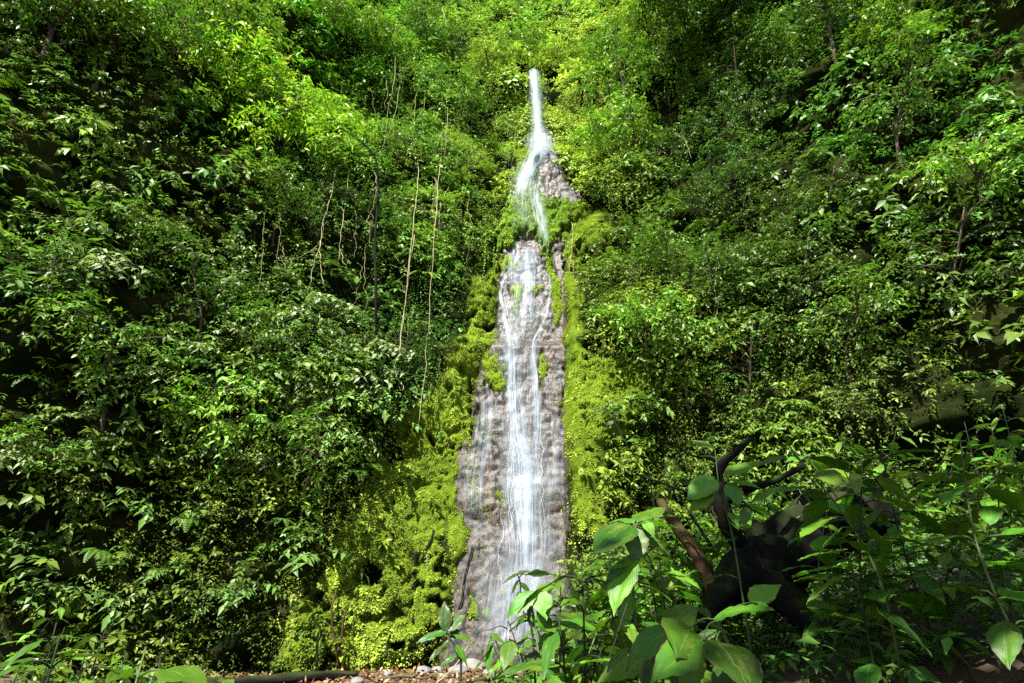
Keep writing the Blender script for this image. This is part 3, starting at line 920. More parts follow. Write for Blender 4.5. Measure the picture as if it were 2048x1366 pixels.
# droplets round the jet, the splash and the steps
def droplets(n, seed):
    r = np.random.default_rng(seed)
    pts = []
    t = r.uniform(0, 1, n); c = top + (bot - top) * np.stack([t, np.sqrt(t), t], -1)
    c[:, 0] += r.normal(0, 0.17 + 0.12 * t); c[:, 1] += r.normal(-0.1, 0.12, n); pts.append(c)
    c = bot + r.normal(0, 1, (n, 3)) * np.array([0.34, 0.2, 0.22]); c[:, 1] -= 0.25; pts.append(c)
    for (u, v, su, sv, m) in ((1045, 370, 20, 26, n // 2), (1022, 680, 12, 12, n // 6), (1044, 930, 18, 40, n // 4)):
        q = on_wall(r.normal(u, su, m), r.normal(v, sv, m), r.uniform(0.03, 0.35, m)); pts.append(q)
    p = np.concatenate(pts)
    o = np.array([[1, 0, 0], [-1, 0, 0], [0, 1, 0], [0, -1, 0], [0, 0, 1.6], [0, 0, -1.6]])
    f = np.array([[0, 2, 4], [2, 1, 4], [1, 3, 4], [3, 0, 4], [2, 0, 5], [1, 2, 5], [3, 1, 5], [0, 3, 5]])
    R = r.uniform(0.003, 0.008, len(p))
    V = (p[:, None] + o[None] * R[:, None, None]).reshape(-1, 3)
    F = (np.arange(len(p))[:, None, None] * 6 + f[None]).reshape(-1, 3)
    return raw_mesh('spray', V, F)


M_DROP = plain('water_drops', (0.75, 0.80, 0.84), 0.2)
o = link('spray', droplets(3200, 41), M_DROP, water); o.matrix_parent_inverse = W_INV
o['kind'] = 'stuff'

def mist(c, rad, dens):
    """a drifting cloud of spray: a closed blob of thin white air"""
    m, nt, out = mat_new('mist_air')
    v = N(nt, 'ShaderNodeVolumePrincipled')
    v.inputs['Color'].default_value = (0.92, 0.95, 1.0, 1)
    v.inputs['Density'].default_value = dens
    v.inputs['Anisotropy'].default_value = 0.0
    nt.links.new(v.outputs[0], out.inputs['Volume'])
    th = np.linspace(0, math.pi, 17); ph = np.linspace(0, 2 * math.pi, 25)
    T, Pp = np.meshgrid(th, ph, indexing='ij')
    d = np.stack([np.sin(T) * np.cos(Pp), np.sin(T) * np.sin(Pp), np.cos(T)], -1)
    w = 1 + .22 * fbm(d[..., 0] * 1.3 + c[0], d[..., 1] * 1.3, d[..., 2] * 1.3 + c[2], 2)
    V = (np.asarray(c) + d * w[..., None] * np.asarray(rad)).reshape(-1, 3)
    F = grid_faces(17, 25)
    import bmesh
    me = raw_mesh('mist', V, F, smooth=True)
    bm = bmesh.new(); bm.from_mesh(me); bmesh.ops.remove_doubles(bm, verts=bm.verts, dist=1e-4); bmesh.ops.recalc_face_normals(bm, faces=bm.faces); bm.to_mesh(me); bm.free()
    o = link('mist', me, m, water); o.matrix_parent_inverse = W_INV
    o['kind'] = 'stuff'


mist(on_wall(1045, 1180, .5), (1.2, .55, 1.7), .16)
mist(on_wall(1048, 930, .35), (.75, .4, 2.2), .16)
mist(on_wall(1030, 690, .35), (.75, .4, 1.5), .14)
mist(on_wall(1058, 390, .4), (.8, .4, 1.6), .12)
mist(on_wall(1078, 300, .5), (.55, .4, .8), .30)

# ------------------------------------------------------------------ trees
def crown_mesh(name, clumps, seed, leafL, tint, per=26, k=9, length=(0.4, 0.9), droop=0.5, aspect=0.42):
    """clumps: (centre, radius) in the tree's own space"""
    r = np.random.default_rng(seed)
    parts = []
    for (c, R) in clumps:
        m = int(per * (R / 0.8) ** 1.6) + 4
        d = norm(r.normal(0, 1, (m, 3)) + np.array([0, 0, 0.35]))
        P = np.asarray(c) + d * (R * r.uniform(0.25, 0.9, m))[:, None] * np.array([1, 1, 0.7])
        tt = np.array(tint)[None] * r.uniform(0.65, 1.45, (m, 1)) * (1 + r.normal(0, 0.10, (m, 3)))
        tt = np.clip(tt * r.uniform(0.8, 1.2), 0.006, 0.5)
        parts.append(sprays(P, d + np.array([0, -0.2, -0.1]), r.uniform(*length, m), k, np.full(m, leafL), tt, droop, aspect, r=r))
    return leaf_mesh_from(name, parts)


def tree_proto(seed, h, spread, tint, leafL, nclump=26, trunk_r=0.12, lean=(0, 0)):
    r = np.random.default_rng(seed)
    mb = MB()
    tp = spline([(0, 0, -0.6), (lean[0] * .3 + r.normal(0, .08), lean[1] * .3, h * .35), (lean[0] * .7 + r.normal(0, .12), lean[1] * .7, h * .65), (lean[0], lean[1], h * .92)], 14)
    mb.tube(tp, np.linspace(trunk_r, trunk_r * 0.3, 14), 8, 0.25)
    cl = []
    for i in range(nclump):
        a = r.uniform(0, 2 * math.pi); f = r.uniform(0.38, 1.0)
        base = tp[int(f * 12)]
        rad = spread * math.sqrt(r.uniform(0.08, 1)) * (1.1 - 0.55 * abs(f - 0.6))
        c = base + np.array([math.cos(a) * rad, math.sin(a) * rad, h * 0.12 * r.uniform(-.3, 1.3)])
        R = r.uniform(0.55, 1.05) * spread * 0.38
        cl.append((c, R))
        if i < 14:
            mb.tube(spline([base, base * .5 + c * .5 + np.array([0, 0, .12 * h * 0.3]), c], 7), np.linspace(trunk_r * 0.4, 0.012, 7), 5)
    return mb.mesh('trunk'), crown_mesh('crown', cl, seed + 1, leafL, tint)


def put_tree(name, trunk, crown, loc, rz, sc, label, group=None, cat='tree'):
    t = empty(name, loc, rz); t.scale = (sc, sc, sc)
    link('trunk', trunk, M_BARK, t); link('crown', crown, M_LEAF, t)
    return tag(t, label, cat, group)


protos = [tree_proto(101, 5.2, 2.0, (.13, .235, .022), 0.22, 24),
          tree_proto(111, 6.0, 1.8, (.09, .18, .02), 0.20, 24, lean=(0.5, -0.4)),
          tree_proto(121, 4.6, 2.1, (.18, .27, .025), 0.20, 24, lean=(-.4, -.3))]
TOPS = [(545, 30, 0), (640, 20, 0), (735, 60, 0), (830, 25, 1), (905, 75, 1), (985, 70, 2), (1055, 40, 0), (1130, 70, 2), (1225, 55, 0), (1300, 20, 2), (1385, 75, 1), (1470, 40, 1),
        (1560, 60, 1), (1680, 40, 1), (1820, 60, 0), (1960, 40, 1), (440, 50, 0), (320, 60, 1), (190, 50, 0), (60, 60, 1)]
place = ['far left', 'left', 'centre left', 'centre', 'centre right', 'right', 'far right']
for i, (u, v, k) in enumerate(TOPS):
    q = on_wall(np.array([u]), np.array([v + 95]))[0]
    tone = ('bright green', 'deep green', 'yellow-green')[k]
    rank = sorted(q[0] for q in TOPS).index(u)
    TOPORD = ['first', 'second', 'third', 'fourth', 'fifth', 'sixth', 'seventh', 'eighth', 'ninth', 'tenth']
    s = TOPORD[rank] + ' from the left' if rank < 10 else TOPORD[len(TOPS) - 1 - rank] + ' from the right'
    put_tree('slope_tree', protos[k][0], protos[k][1], tuple(q + np.array([0, 0.2, -0.3])), random.uniform(0, 6.28), random.uniform(0.55, 0.85),
             f'{tone} leafy tree on the slope above the waterfall, {s}', 'trees on the slope above the waterfall')


def custom_tree(name, base, trunk_pts, r0, clumps, seed, tint, leafL, label, per=30, mat=None, length=(0.4, 0.9), droop=0.5, aspect=0.42, k=9, limbs=True):
    base = np.asarray(base, float)
    t = empty(name, tuple(base))
    mb = MB()
    tp = spline(np.asarray(trunk_pts, float) - base, 18)
    mb.tube(tp, np.linspace(r0, r0 * 0.3, 18), 9, 0.3)
    cl = [(np.asarray(c, float) - base, R) for c, R in clumps]
    if limbs:
        for c, R in cl:
            d = np.linalg.norm(tp - c, axis=1) + np.where(np.arange(18) < 7, 5, 0)
            b = tp[int(np.argmin(d))]
            mb.tube(spline([b, (b + c) / 2 + np.array([0, 0, 0.15]), c], 7), np.linspace(r0 * 0.38, 0.012, 7), 5)
    link('trunk', mb.mesh('trunk'), mat or M_BARK, t)
    link('crown', crown_mesh('crown', cl, seed, leafL, tint, per, k, length, droop, aspect), M_LEAF, t)
    return tag(t, label, 'tree')


# bright tree hanging out on the upper left
b = on_wall(np.array([752.0]), np.array([700.0]), 0.1)[0]
yy = b[1] - 0.7
cl = []
for (u, v, R) in [(500, 95, .8), (535, 130, .85), (575, 160, .85), (530, 190, .8), (600, 195, .8), (640, 215, .7), (565, 235, .7), (675, 240, .55), (610, 260, .6), (515, 250, .6), (650, 270, .5), (700, 262, .45), (450, 110, .9), (400, 160, .9), (460, 200, .8), (380, 100, .8)]:
    cl.append((at(u, v, yy - random.uniform(0, 1.6)), R))
custom_tree('overhanging_tree', b, [b, at(752, 600, yy + .2), at(750, 480, yy), at(757, 380, yy), at(748, 310, yy - .2), at(690, 262, yy - .6), at(600, 215, yy - .9)], 0.05, cl, 201,
            (.25, .46, .03), 0.24, 'thin dark-stemmed tree with bright yellow-green crown leaning out at upper left', 26, M_BARK_DARK, (0.5, 1.0), 0.6, 0.30, 10)
# slender tree right of the lip
b = on_wall(np.array([1285.0]), np.array([330.0]), 0.1)[0]
yy = b[1] - 0.5
cl = [(at(u, v, yy - random.uniform(0, .8)), R) for (u, v, R) in [(1215, 80, .7), (1240, 130, .7), (1200, 160, .6), (1270, 95, .7), (1255, 175, .5), (1295, 140, .55), (1225, 40, .7)]]
custom_tree('slender_tree', b, [b, at(1268, 270, yy), at(1252, 200, yy), at(1238, 130, yy), at(1235, 70, yy)], 0.06, cl, 211, (.09, .19, .018), 0.19,
            'slender leaning tree with light green crown right of the waterfall lip', 26)
b = on_wall(np.array([1480.0]), np.array([30.0]), 0.1)[0]  # overhead tree added so its crown shades the upper right wall
r_ = np.random.default_rng(15)
cl = [(np.array([r_.uniform(4.6, 10.5), r_.uniform(12.6, 15.8), r_.uniform(23.0, 26.5)]), r_.uniform(.7, 1.1)) for i in range(38)]
custom_tree('added_canopy_tree', b, [b, b + (-.1, -1.2, 1.0), b + (-.2, -2.6, 1.3), b + (-.2, -4.0, 1.2)], 0.16, cl, 241, (.06, .13, .015), 0.22,
            'dark canopy tree added overhead to shade the upper right wall', 28)
# unseen tree added behind the camera to shade the foreground
b = np.array([-2.6, -3.4, float(G(-2.6, -3.4)) - 0.1])
cl = []
r_ = np.random.default_rng(9)
for i in range(24):
    cl.append((np.array([r_.uniform(-1.6, 4.2), r_.uniform(-5.6, 0.2), r_.uniform(7.6, 10.4)]), r_.uniform(0.8, 1.25)))
custom_tree('added_shade_tree', b, [b, b + (0.2, 0.3, 3), b + (0.8, 0.9, 6), b + (1.6, 1.8, 9.3)], 0.28, cl, 221, (.05, .12, .015), 0.26,
            'broad unseen tree added behind the camera for foreground shade', 13, M_BARK)

# leaning trunk in the right foreground, its deep shade put into the bark colour
b = np.array(at(1482, 1205, 4.7)); b[2] = float(G(b[0], b[1])) - 0.25
root = empty('leaning_trunk', tuple(b))
tag(root, 'shade-darkened mossy broken trunk with crooked branches in the right foreground', 'tree trunk')
mb = MB()
tr = spline([at(1394, 1258, 4.5), at(1440, 1190, 4.6), at(1497, 1150, 4.7), at(1567, 1100, 4.8), at(1652, 1050, 5.0), at(1742, 1010, 5.1)], 44)
mb.tube(tr - b, np.interp(np.linspace(0, 1, 44), [0, .10, .22, .35, .6, 1], [.05, .065, .09, .17, .26, .22]), 14, 0.55)
mb.tube(spline([at(1522, 1100, 4.75), at(1542, 1160, 4.6), at(1602, 1230, 4.5), at(1682, 1300, 4.4)], 10) - b, np.linspace(.15, .08, 10), 9, 0.4)
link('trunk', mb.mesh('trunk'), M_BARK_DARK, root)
for path, r0, r1 in (([(1480, 1090, 4.7), (1455, 1045, 4.65), (1440, 1000, 4.6), (1436, 955, 4.6), (1446, 925, 4.55), (1472, 905, 4.5), (1500, 875, 4.5)], .075, .022),
                     ([(1448, 1010, 4.62), (1470, 985, 4.5), (1505, 974, 4.4), (1550, 962, 4.35), (1610, 930, 4.3)], .045, .018),
                     ([(1442, 925, 4.56), (1420, 915, 4.6), (1396, 914, 4.6), (1370, 906, 4.6)], .018, .007)):
    m2 = MB(); pp = spline([at(*q) for q in path], 14) - b
    m2.tube(pp, np.linspace(r0, r1, 14), 8, 0.5)
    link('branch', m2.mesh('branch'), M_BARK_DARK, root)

# ------------------------------------------------------------------ big foreground leaves
def big_leaf_mesh(name, aspect, droop, corr, seed, hole=False, nv=14, nu=4):
    """unit leaf along +Y, upper face +Z; UV x = -1..1 across, y = 0..1 along"""
    r = np.random.default_rng(seed)
    t = np.linspace(0, 1, nv)
    w = np.sin(np.pi * np.clip(t, 0, 1) ** 0.80) ** 0.85 * (1 - 0.30 * t) * 0.5 * aspect * 1.18
    w = w * (1 - 0.35 * ss(0.82, 1, t)); w[-1] = 0.004; w[0] = 0.006
    s = np.linspace(-1, 1, 2 * nu + 1)
    T, S = np.meshgrid(t, s, indexing='ij')
    Wd = w[:, None] * np.ones_like(S)
    edge = 1 + 0.05 * np.sin(T * 46 + S) * (np.abs(S) > 0.9)
    X = S * Wd * edge
    Z = -droop * T ** 2 + 0.20 * np.abs(X) * 0.9 - 0.25 * X ** 2 / max(aspect, .2)
    Z = Z + corr * np.cos((T - 0.42 * np.abs(S)) * 40) * np.abs(S) * (1 - np.abs(S) * 0.4) * np.sin(np.pi * T)
    Z = Z + 0.02 * np.sin(T * 9 + r.uniform(0, 6)) * S + 0.012 * r.normal(0, 1, Z.shape)
    Y = T * (1 - 0.12 * droop * T)
    V = np.stack([X, Y, Z], -1).reshape(-1, 3)
    F = grid_faces(nv, 2 * nu + 1)
    if hole:
        fc = V[F].mean(1)
        k = ~((np.abs(fc[:, 1] - 0.52) < 0.12) & (fc[:, 0] > 0.03) & (fc[:, 0] < 0.16))
        F = F[k]
    me = raw_mesh(name, V, F, smooth=True)
    lay = me.uv_layers.new(name='leaf')
    UV = np.stack([S, T], -1).reshape(-1, 2)
    idx = np.empty(len(me.loops), np.int32); me.loops.foreach_get('vertex_index', idx)
    lay.data.foreach_set('uv', UV[idx].astype(np.float32).ravel())
    return me


LEAFV = {}


def leaf_var(shape, mi):
    key = (shape, mi)
    if key not in LEAFV:
        a, d, c, sd, h = {'oval': (.50, .20, .006, 1, False), 'broad': (.64, .16, .006, 2, False), 'lance': (.34, .26, .004, 3, False), 'droopy': (.46, .40, .006, 4, False),
                          'narrow': (.24, .25, .005, 5, False), 'hole': (.62, .14, .010, 6, True)}[shape]
        me = big_leaf_mesh('leaf_' + shape, a, d, c, sd, h, 26 if shape == 'hole' else 14, 8 if shape == 'hole' else 4)
        me.materials.append(M_BIG[mi])
        LEAFV[key] = me
    return LEAFV[key]


def put_leaf(parent, base, tip, nrm, shape='oval', mi=0, wscale=1.0, origin=None):
    base = np.asarray(base, float); tip = np.asarray(tip, float)
    L = np.linalg.norm(tip - base)
    y = (tip - base) / L
    n = np.asarray(nrm, float); n = norm(n - (n @ y) * y)
    x = np.cross(y, n)
    o = link('leaf', leaf_var(shape, mi), None, parent)
    p = base - (origin if origin is not None else 0)
    M = Matrix(((x[0] * L * wscale, y[0] * L, n[0] * L, p[0]), (x[1] * L * wscale, y[1] * L, n[1] * L, p[1]), (x[2] * L * wscale, y[2] * L, n[2] * L, p[2]), (0, 0, 0, 1)))
    o.matrix_local = M
    return o


def hero_plant(name, label, stem_px, leaves, y, smat=None, r=0.008, cat='plant', extra=0, eL=(.12, .2), emi=(0, 1, 2), eshape=('oval', 'lance')):
    """stem_px: [(u,v)] from low to high; leaves: (base uv, tip uv, base dy, tip dy, normal, shape, material, width)"""
    pts = [at(u, v, y + dy) for (u, v, dy) in stem_px]
    g = pts[0].copy(); g[2] = float(G(g[0], g[1])) - 0.03
    root = empty(name, tuple(g)); tag(root, label, cat)
    mb = MB()
    P = [g] + pts if pts[0][2] > g[2] + 0.05 else [g] + pts[1:]
    st = spline(P, 26)
    mb.tube(st - g, np.linspace(r * 1.2, r * 0.6, 26), 6, 0.2)
    for (bu, bv, tu, tv, d0, d1, nn, shape, mi, ws) in leaves:
        bp = at(bu, bv, y + d0); tp = at(tu, tv, y + d1)
        j = int(np.argmin(np.linalg.norm(st - bp, axis=1) + np.where(st[:, 2] > bp[2] + 0.05, 0.3, 0)))
        if np.linalg.norm(st[j] - bp) > 0.012:
            mid = (st[j] + bp) / 2 + np.array([0, 0, 0.12 * np.linalg.norm(st[j] - bp)])
            mb.tube(spline([st[j], mid, bp], 7) - g, np.linspace(r * .55, r * .35, 7), 5)
        put_leaf(root, bp, tp, nn, shape, mi, ws, g)
    er = np.random.default_rng(len(label) * 7 + 1)
    for i in range(extra):
        j = int(er.uniform(6, 25)); a = i * 2.4 + er.uniform(-.4, .4)
        out = np.array([math.cos(a), math.sin(a), 0])
        bp = st[j] + out * er.uniform(.05, .16) + np.array([0, 0, er.uniform(0, .05)])
        tp = bp + norm(out + np.array([0, 0, er.uniform(-.8, .1)])) * er.uniform(*eL)
        mb.tube(spline([st[j], (st[j] + bp) / 2 + np.array([0, 0, .015]), bp], 5) - g, r * .35, 4)
        put_leaf(root, bp, tp, np.array([0, 0, 1.]) + out * .4, eshape[i % len(eshape)], emi[i % len(emi)], 1.0, g)
    link('stem', mb.mesh('stem'), smat or M_STEM, root)
    return root


UPN = (0, -0.55, 0.85); FRN = (0, -0.95, 0.35); LFN = (-.5, -.6, .6); RTN = (.5, -.6, .6); BKN = (0, .35, .9)
hero_plant('broad_leaved_plant', 'broad-leaved plant with two large drooping leaves before the waterfall foot',
           [(1122, 1330, 0), (1100, 1262, 0), (1075, 1184, 0)],
           [(1075, 1184, 1004, 1226, 0, -.05, (-.35, -.7, .6), 'oval', 0, 1.0), (1078, 1180, 1094, 1236, 0, -.1, FRN, 'broad', 1, 1.0),
            (1073, 1180, 1112, 1165, 0, .05, UPN, 'oval', 1, 1.0), (1065, 1192, 1046, 1250, 0, .05, LFN, 'lance', 2, 1.0),
            (1100, 1262, 1075, 1222, 0, -.05, FRN, 'broad', 0, 1.0), (1105, 1270, 1140, 1230, 0, .1, UPN, 'oval', 0, .9), (1110, 1290, 1150, 1300, 0, .0, UPN, 'oval', 2, .9)], 3.6)
hero_plant('drooping_sapling', 'sapling with small drooping leaves held against the waterfall',
           [(1068, 1300, 0), (1047, 1225, 0), (1040, 1165, 0), (1034, 1148, 0)],
           [(1036, 1148, 1003, 1160, 0, 0, UPN, 'lance', 2, 1), (1034, 1148, 1060, 1138, 0, 0, UPN, 'oval', 0, 1), (1040, 1165, 1064, 1186, 0, 0, FRN, 'lance', 0, 1), (1038, 1160, 1018, 1186, 0, 0, LFN, 'lance', 2, 1),
            (1042, 1180, 1030, 1222, 0, 0, LFN, 'droopy', 0, 1), (1044, 1190, 1062, 1222, 0, 0, RTN, 'lance', 2, 1), (1052, 1150, 1112, 1136, .1, .1, UPN, 'lance', 0, 1.1)], 4.4, M_STEM_DARK, .007)
hero_plant('dark_leaved_sapling', 'shaded dark-leaved sapling standing before the mossy cliff foot, lower centre',
           [(922, 1352, 0), (916, 1315, 0), (905, 1285, 0), (893, 1262, 0)],
           [(892, 1262, 888, 1200, 0, .0, FRN, 'oval', 2, .9), (897, 1262, 930, 1222, 0, .05, UPN, 'oval', 2, 1), (893, 1264, 832, 1272, 0, -.1, UPN, 'lance', 2, 1), (900, 1272, 925, 1250, 0, .1, UPN, 'lance', 2, 1),
            (897, 1282, 852, 1314, 0, -.1, LFN, 'lance', 2, 1), (905, 1270, 952, 1275, 0, .0, UPN, 'lance', 0, 1), (910, 1288, 942, 1328, 0, -.05, RTN, 'lance', 0, 1), (915, 1310, 880, 1325, 0, -.05, LFN, 'oval', 2, .9),
            (905, 1280, 912, 1248, 0, .1, FRN, 'oval', 2, 1)], 5.2, M_STEM_DARK, .008)
hero_plant('thin_sapling', 'thin dark sapling with hanging narrow leaves at the bottom centre',
           [(990, 1360, 0), (1000, 1320, 0), (993, 1285, 0), (981, 1272, 0)],
           [(984, 1290, 968, 1345, 0, -.05, LFN, 'lance', 0, 1.1), (986, 1282, 962, 1308, 0, -.05, LFN, 'lance', 2, 1), (982, 1272, 1012, 1282, 0, 0, UPN, 'oval', 0, 1), (984, 1276, 975, 1296, 0, 0, FRN, 'lance', 0, 1),
            (996, 1300, 1030, 1310, 0, 0, UPN, 'oval', 0, .9), (981, 1272, 1000, 1262, 0, .1, UPN, 'oval', 1, .9)], 4.6, M_STEM_DARK, .007)
hero_plant('large_leaved_shrub', 'shrub with very large ribbed leaves hanging over the right bank undergrowth',
           [(1275, 1300, 0), (1270, 1230, 0), (1264, 1130, 0), (1268, 1070, 0), (1275, 1045, 0)],
           [(1262, 1052, 1186, 1088, 0, -.25, (-.2, -.7, .7), 'broad', 2, .85), (1272, 1055, 1272, 1122, 0, -.1, FRN, 'broad', 0, 1.0), (1268, 1050, 1345, 1034, 0, .1, BKN, 'narrow', 1, 1.0),
            (1262, 1108, 1216, 1212, 0, -.2, (-.6, -.8, .2), 'oval', 1, .9), (1275, 1045, 1300, 1012, 0, .15, UPN, 'oval', 0, 1.0), (1278, 1050, 1330, 1000, .1, .2, UPN, 'oval', 0, .9), (1290, 1042, 1308, 1066, 0, -.1, FRN, 'oval', 1, 1),
            (1270, 1060, 1345, 1100, .05, .0, RTN, 'broad', 2, .8), (1262, 1120, 1205, 1150, 0, -.1, LFN, 'lance', 2, 1.0), (1268, 1190, 1236, 1255, 0, -.1, FRN, 'lance', 1, .9), (1275, 1045, 1212, 1025, .1, .3, UPN, 'lance', 0, 1)], 3.2, extra=6)
hero_plant('corner_plant', 'plant with the largest glossy leaves, filling the bottom right corner',
           [(1480, 1420, .1), (1470, 1330, .1), (1445, 1262, .1), (1432, 1240, .1)],
           [(1428, 1238, 1530, 1190, .1, -.05, (.1, -.6, .8), 'oval', 0, .9), (1380, 1256, 1362, 1300, .05, -.1, FRN, 'broad', 0, 1.3), (1404, 1282, 1305, 1336, .0, -.15, (-.2, -.75, .6), 'oval', 0, .85),
            (1432, 1282, 1520, 1376, 0, -.2, (.2, -.85, .5), 'broad', 2, 1.0), (1470, 1292, 1530, 1340, .1, .05, (.4, -.5, .8), 'hole', 1, 1.2), (1392, 1300, 1372, 1376, .15, .0, FRN, 'oval', 1, .8),
            (1500, 1205, 1560, 1160, .1, .1, UPN, 'broad', 1, 1.0), (1440, 1262, 1380, 1275, .12, .12, UPN, 'oval', 2, .8), (1480, 1310, 1420, 1372, .1, .0, LFN, 'oval', 2, .9)], 1.75, None, .006)
hero_plant('long_leaved_plant', 'plant with long pointed leaves left of the corner plant at the bottom right',
           [(1330, 1420, 0), (1335, 1330, 0), (1345, 1262, 0)],
           [(1345, 1250, 1252, 1312, 0, -.15, (-.2, -.7, .7), 'oval', 0, .75), (1258, 1300, 1210, 1320, 0, -.1, LFN, 'lance', 0, 1), (1345, 1258, 1390, 1215, 0, -.1, (.0, -.9, .4), 'broad', 0, 1.15), (1300, 1320, 1190, 1345, .1, .0, UPN, 'oval', 1, .8),
            (1335, 1300, 1280, 1366, .05, -.1, LFN, 'oval', 2, .9), (1335, 1330, 1370, 1385, .05, -.1, RTN, 'oval', 2, .9)], 2.1, None, .006)
hero_plant('rounded_leaf_plant', 'young plant with pale fresh rounded leaves under the fallen log',
           [(1330, 1260, 0), (1325, 1200, 0), (1318, 1165, 0)],
           [(1316, 1160, 1294, 1150, 0, -.05, UPN, 'broad', 1, 1.1), (1318, 1162, 1330, 1182, 0, -.05, FRN, 'broad', 1, 1.1), (1322, 1170, 1345, 1150, 0, 0, UPN, 'broad', 1, 1), (1318, 1165, 1302, 1186, 0, -.05, FRN, 'broad', 1, 1.1),
            (1325, 1195, 1300, 1200, 0, 0, UPN, 'broad', 1, 1), (1326, 1200, 1348, 1205, 0, 0, UPN, 'broad', 0, 1), (1370, 1150, 1398, 1136, .1, 0, UPN, 'broad', 1, 1), (1328, 1215, 1305, 1226, 0, 0, UPN, 'oval', 1, 1)], 3.6)
hero_plant('branch_plant', 'broad-leaved plant growing among the crooked branches of the black trunk',
           [(1475, 1130, .2), (1460, 1050, .2), (1440, 990, .2)],
           [(1430, 955, 1374, 992, .1, 0, (-.2, -.8, .5), 'broad', 1, .95), (1428, 985, 1375, 1015, .1, .0, UPN, 'oval', 1, .9), (1450, 950, 1530, 908, .1, .1, UPN, 'oval', 1, .8), (1455, 960, 1536, 965, .1, 0, UPN, 'lance', 1, .9),
            (1460, 965, 1480, 1010, .1, 0, FRN, 'broad', 0, 1), (1500, 1010, 1560, 955, .1, 0, UPN, 'lance', 1, .9), (1495, 1015, 1485, 1050, .1, 0, FRN, 'oval', 0, .8), (1430, 900, 1380, 870, .2, .3, UPN, 'oval', 0, .9)], 4.2, extra=10)
hero_plant('dark_sprout', 'small dark-leaved sprout silhouetted on the right wall beside the moss',
           [(1300, 960, .2), (1260, 900, 0), (1230, 845, 0), (1222, 832, 0)],
           [(1222, 832, 1200, 806, 0, 0, UPN, 'lance', 2, .9), (1224, 832, 1250, 812, 0, 0, UPN, 'lance', 2, .9), (1226, 838, 1270, 838, 0, 0, UPN, 'lance', 2, 1), (1228, 842, 1206, 852, 0, 0, FRN, 'lance', 2, 1), (1250, 880, 1222, 872, 0, 0, UPN, 'lance', 0, .9), (1252, 884, 1290, 870, 0, 0, UPN, 'lance', 0, .9)], 5.6, M_STEM_DARK, .007)

# ------------------------------------------------------------------ undergrowth plants
QUEUE = {}


def queue(o, what, cat, zone, u, v): QUEUE.setdefault((what, cat, zone), []).append((abs(u - 1050), o))


ORD = ['first', 'second', 'third', 'fourth', 'fifth', 'sixth', 'seventh', 'eighth', 'ninth', 'tenth', 'eleventh', 'twelfth', 'thirteenth', 'fourteenth', 'fifteenth', 'sixteenth', 'seventeenth', 'eighteenth', 'nineteenth']


def ordinal(i):
    if i < 19: return ORD[i]
    t, o = divmod(i + 1, 10)
    tens = {2: 'twenty', 3: 'thirty', 4: 'forty', 5: 'fifty'}[t]
    return tens[:-1] + 'ieth' if o == 0 else tens + '-' + ORD[o - 1]


def flush_queue(tail):
    for (what, cat, zone), lst in QUEUE.items():
        lst.sort(key=lambda q: q[0])
        for i, (_, o) in enumerate(lst):
            tag(o, f'{what} {zone}' if len(lst) == 1 else f'{what} {zone}, {ordinal(i)} {tail}', cat, f'{what}s {zone}')
    QUEUE.clear()


def under_proto(seed, h, n, shapes, mats, Lr):
    r = np.random.default_rng(seed)
    st = spline([(0, 0, -0.05), (r.normal(0, .03), r.normal(0, .03), h * .5), (r.normal(0, .08), r.normal(0, .08), h)], 12)
    mb = MB(); mb.tube(st, np.linspace(.0055, .0025, 12), 5)
    L = []
    for i in range(n):
        f = 0.25 + 0.75 * (i + .5) / n
        a = i * 2.4 + r.uniform(-.4, .4)
        b = st[int(f * 11)]
        out = np.array([math.cos(a), math.sin(a), 0])
        bp = b + out * 0.05 * r.uniform(.6, 1.5) + np.array([0, 0, .02])
        mb.tube(np.array([b, (b + bp) / 2 + [0, 0, .008], bp]), .003, 4)
        ln = r.uniform(*Lr) * (1.15 - 0.4 * f)
        tp = bp + (out * r.uniform(.75, 1) + np.array([0, 0, r.uniform(-.55, .25)])) * ln
        L.append((bp, tp, np.array([0, 0, 1.0]) + out * 0.3 + r.normal(0, .15, 3), shapes[i % len(shapes)], mats[i % len(mats)]))
    return mb.mesh('stem'), L


UP_ = [under_proto(301, .75, 13, ['oval', 'broad'], [0, 1, 0], (.15, .22)),
       under_proto(302, .95, 16, ['lance', 'oval'], [0, 2, 1], (.14, .22)),
       under_proto(303, .50, 11, ['broad', 'oval'], [1, 0], (.10, .17)),
       under_proto(304, .85, 15, ['narrow', 'lance'], [1, 0, 2], (.20, .30))]
UP_N = ['oval-leaved plant', 'tall lance-leaved plant', 'low broad-leaved plant', 'strap-leaved plant']
UP_L = ['bushy oval-leaved plant', 'tall pointed-leaved plant', 'low fresh-green round-leaved plant', 'strap-leaved plant']


def boundary(u): return np.interp(u, [-50, 300, 512, 700, 800, 960, 1000, 1040, 1100, 1140, 1300, 1450, 1600, 2100], [1120, 1240, 1345, 1366, 1366, 1345, 1312, 1262, 1200, 1080, 1010, 960, 860, 780])


def put_under(kind, x, y, sc, rz, zone):
    smesh, L = UP_[kind]
    z = float(G(x, y))
    t = empty(('oval_leaved_plant', 'lance_leaved_plant', 'round_leaved_plant', 'strap_leaved_plant')[kind], (x, y, z - 0.02), rz)
    t.scale = (sc, sc, sc)
    QUEUE.setdefault((UP_L[kind], 'plant', zone), []).append((math.hypot(x, y), t))
    link('stem', smesh, M_STEM_DARK if kind in (1, 3) else M_STEM, t)
    for (bp, tp, nn, sh, mi) in L: put_leaf(t, bp, tp, nn, sh, mi)
    return t


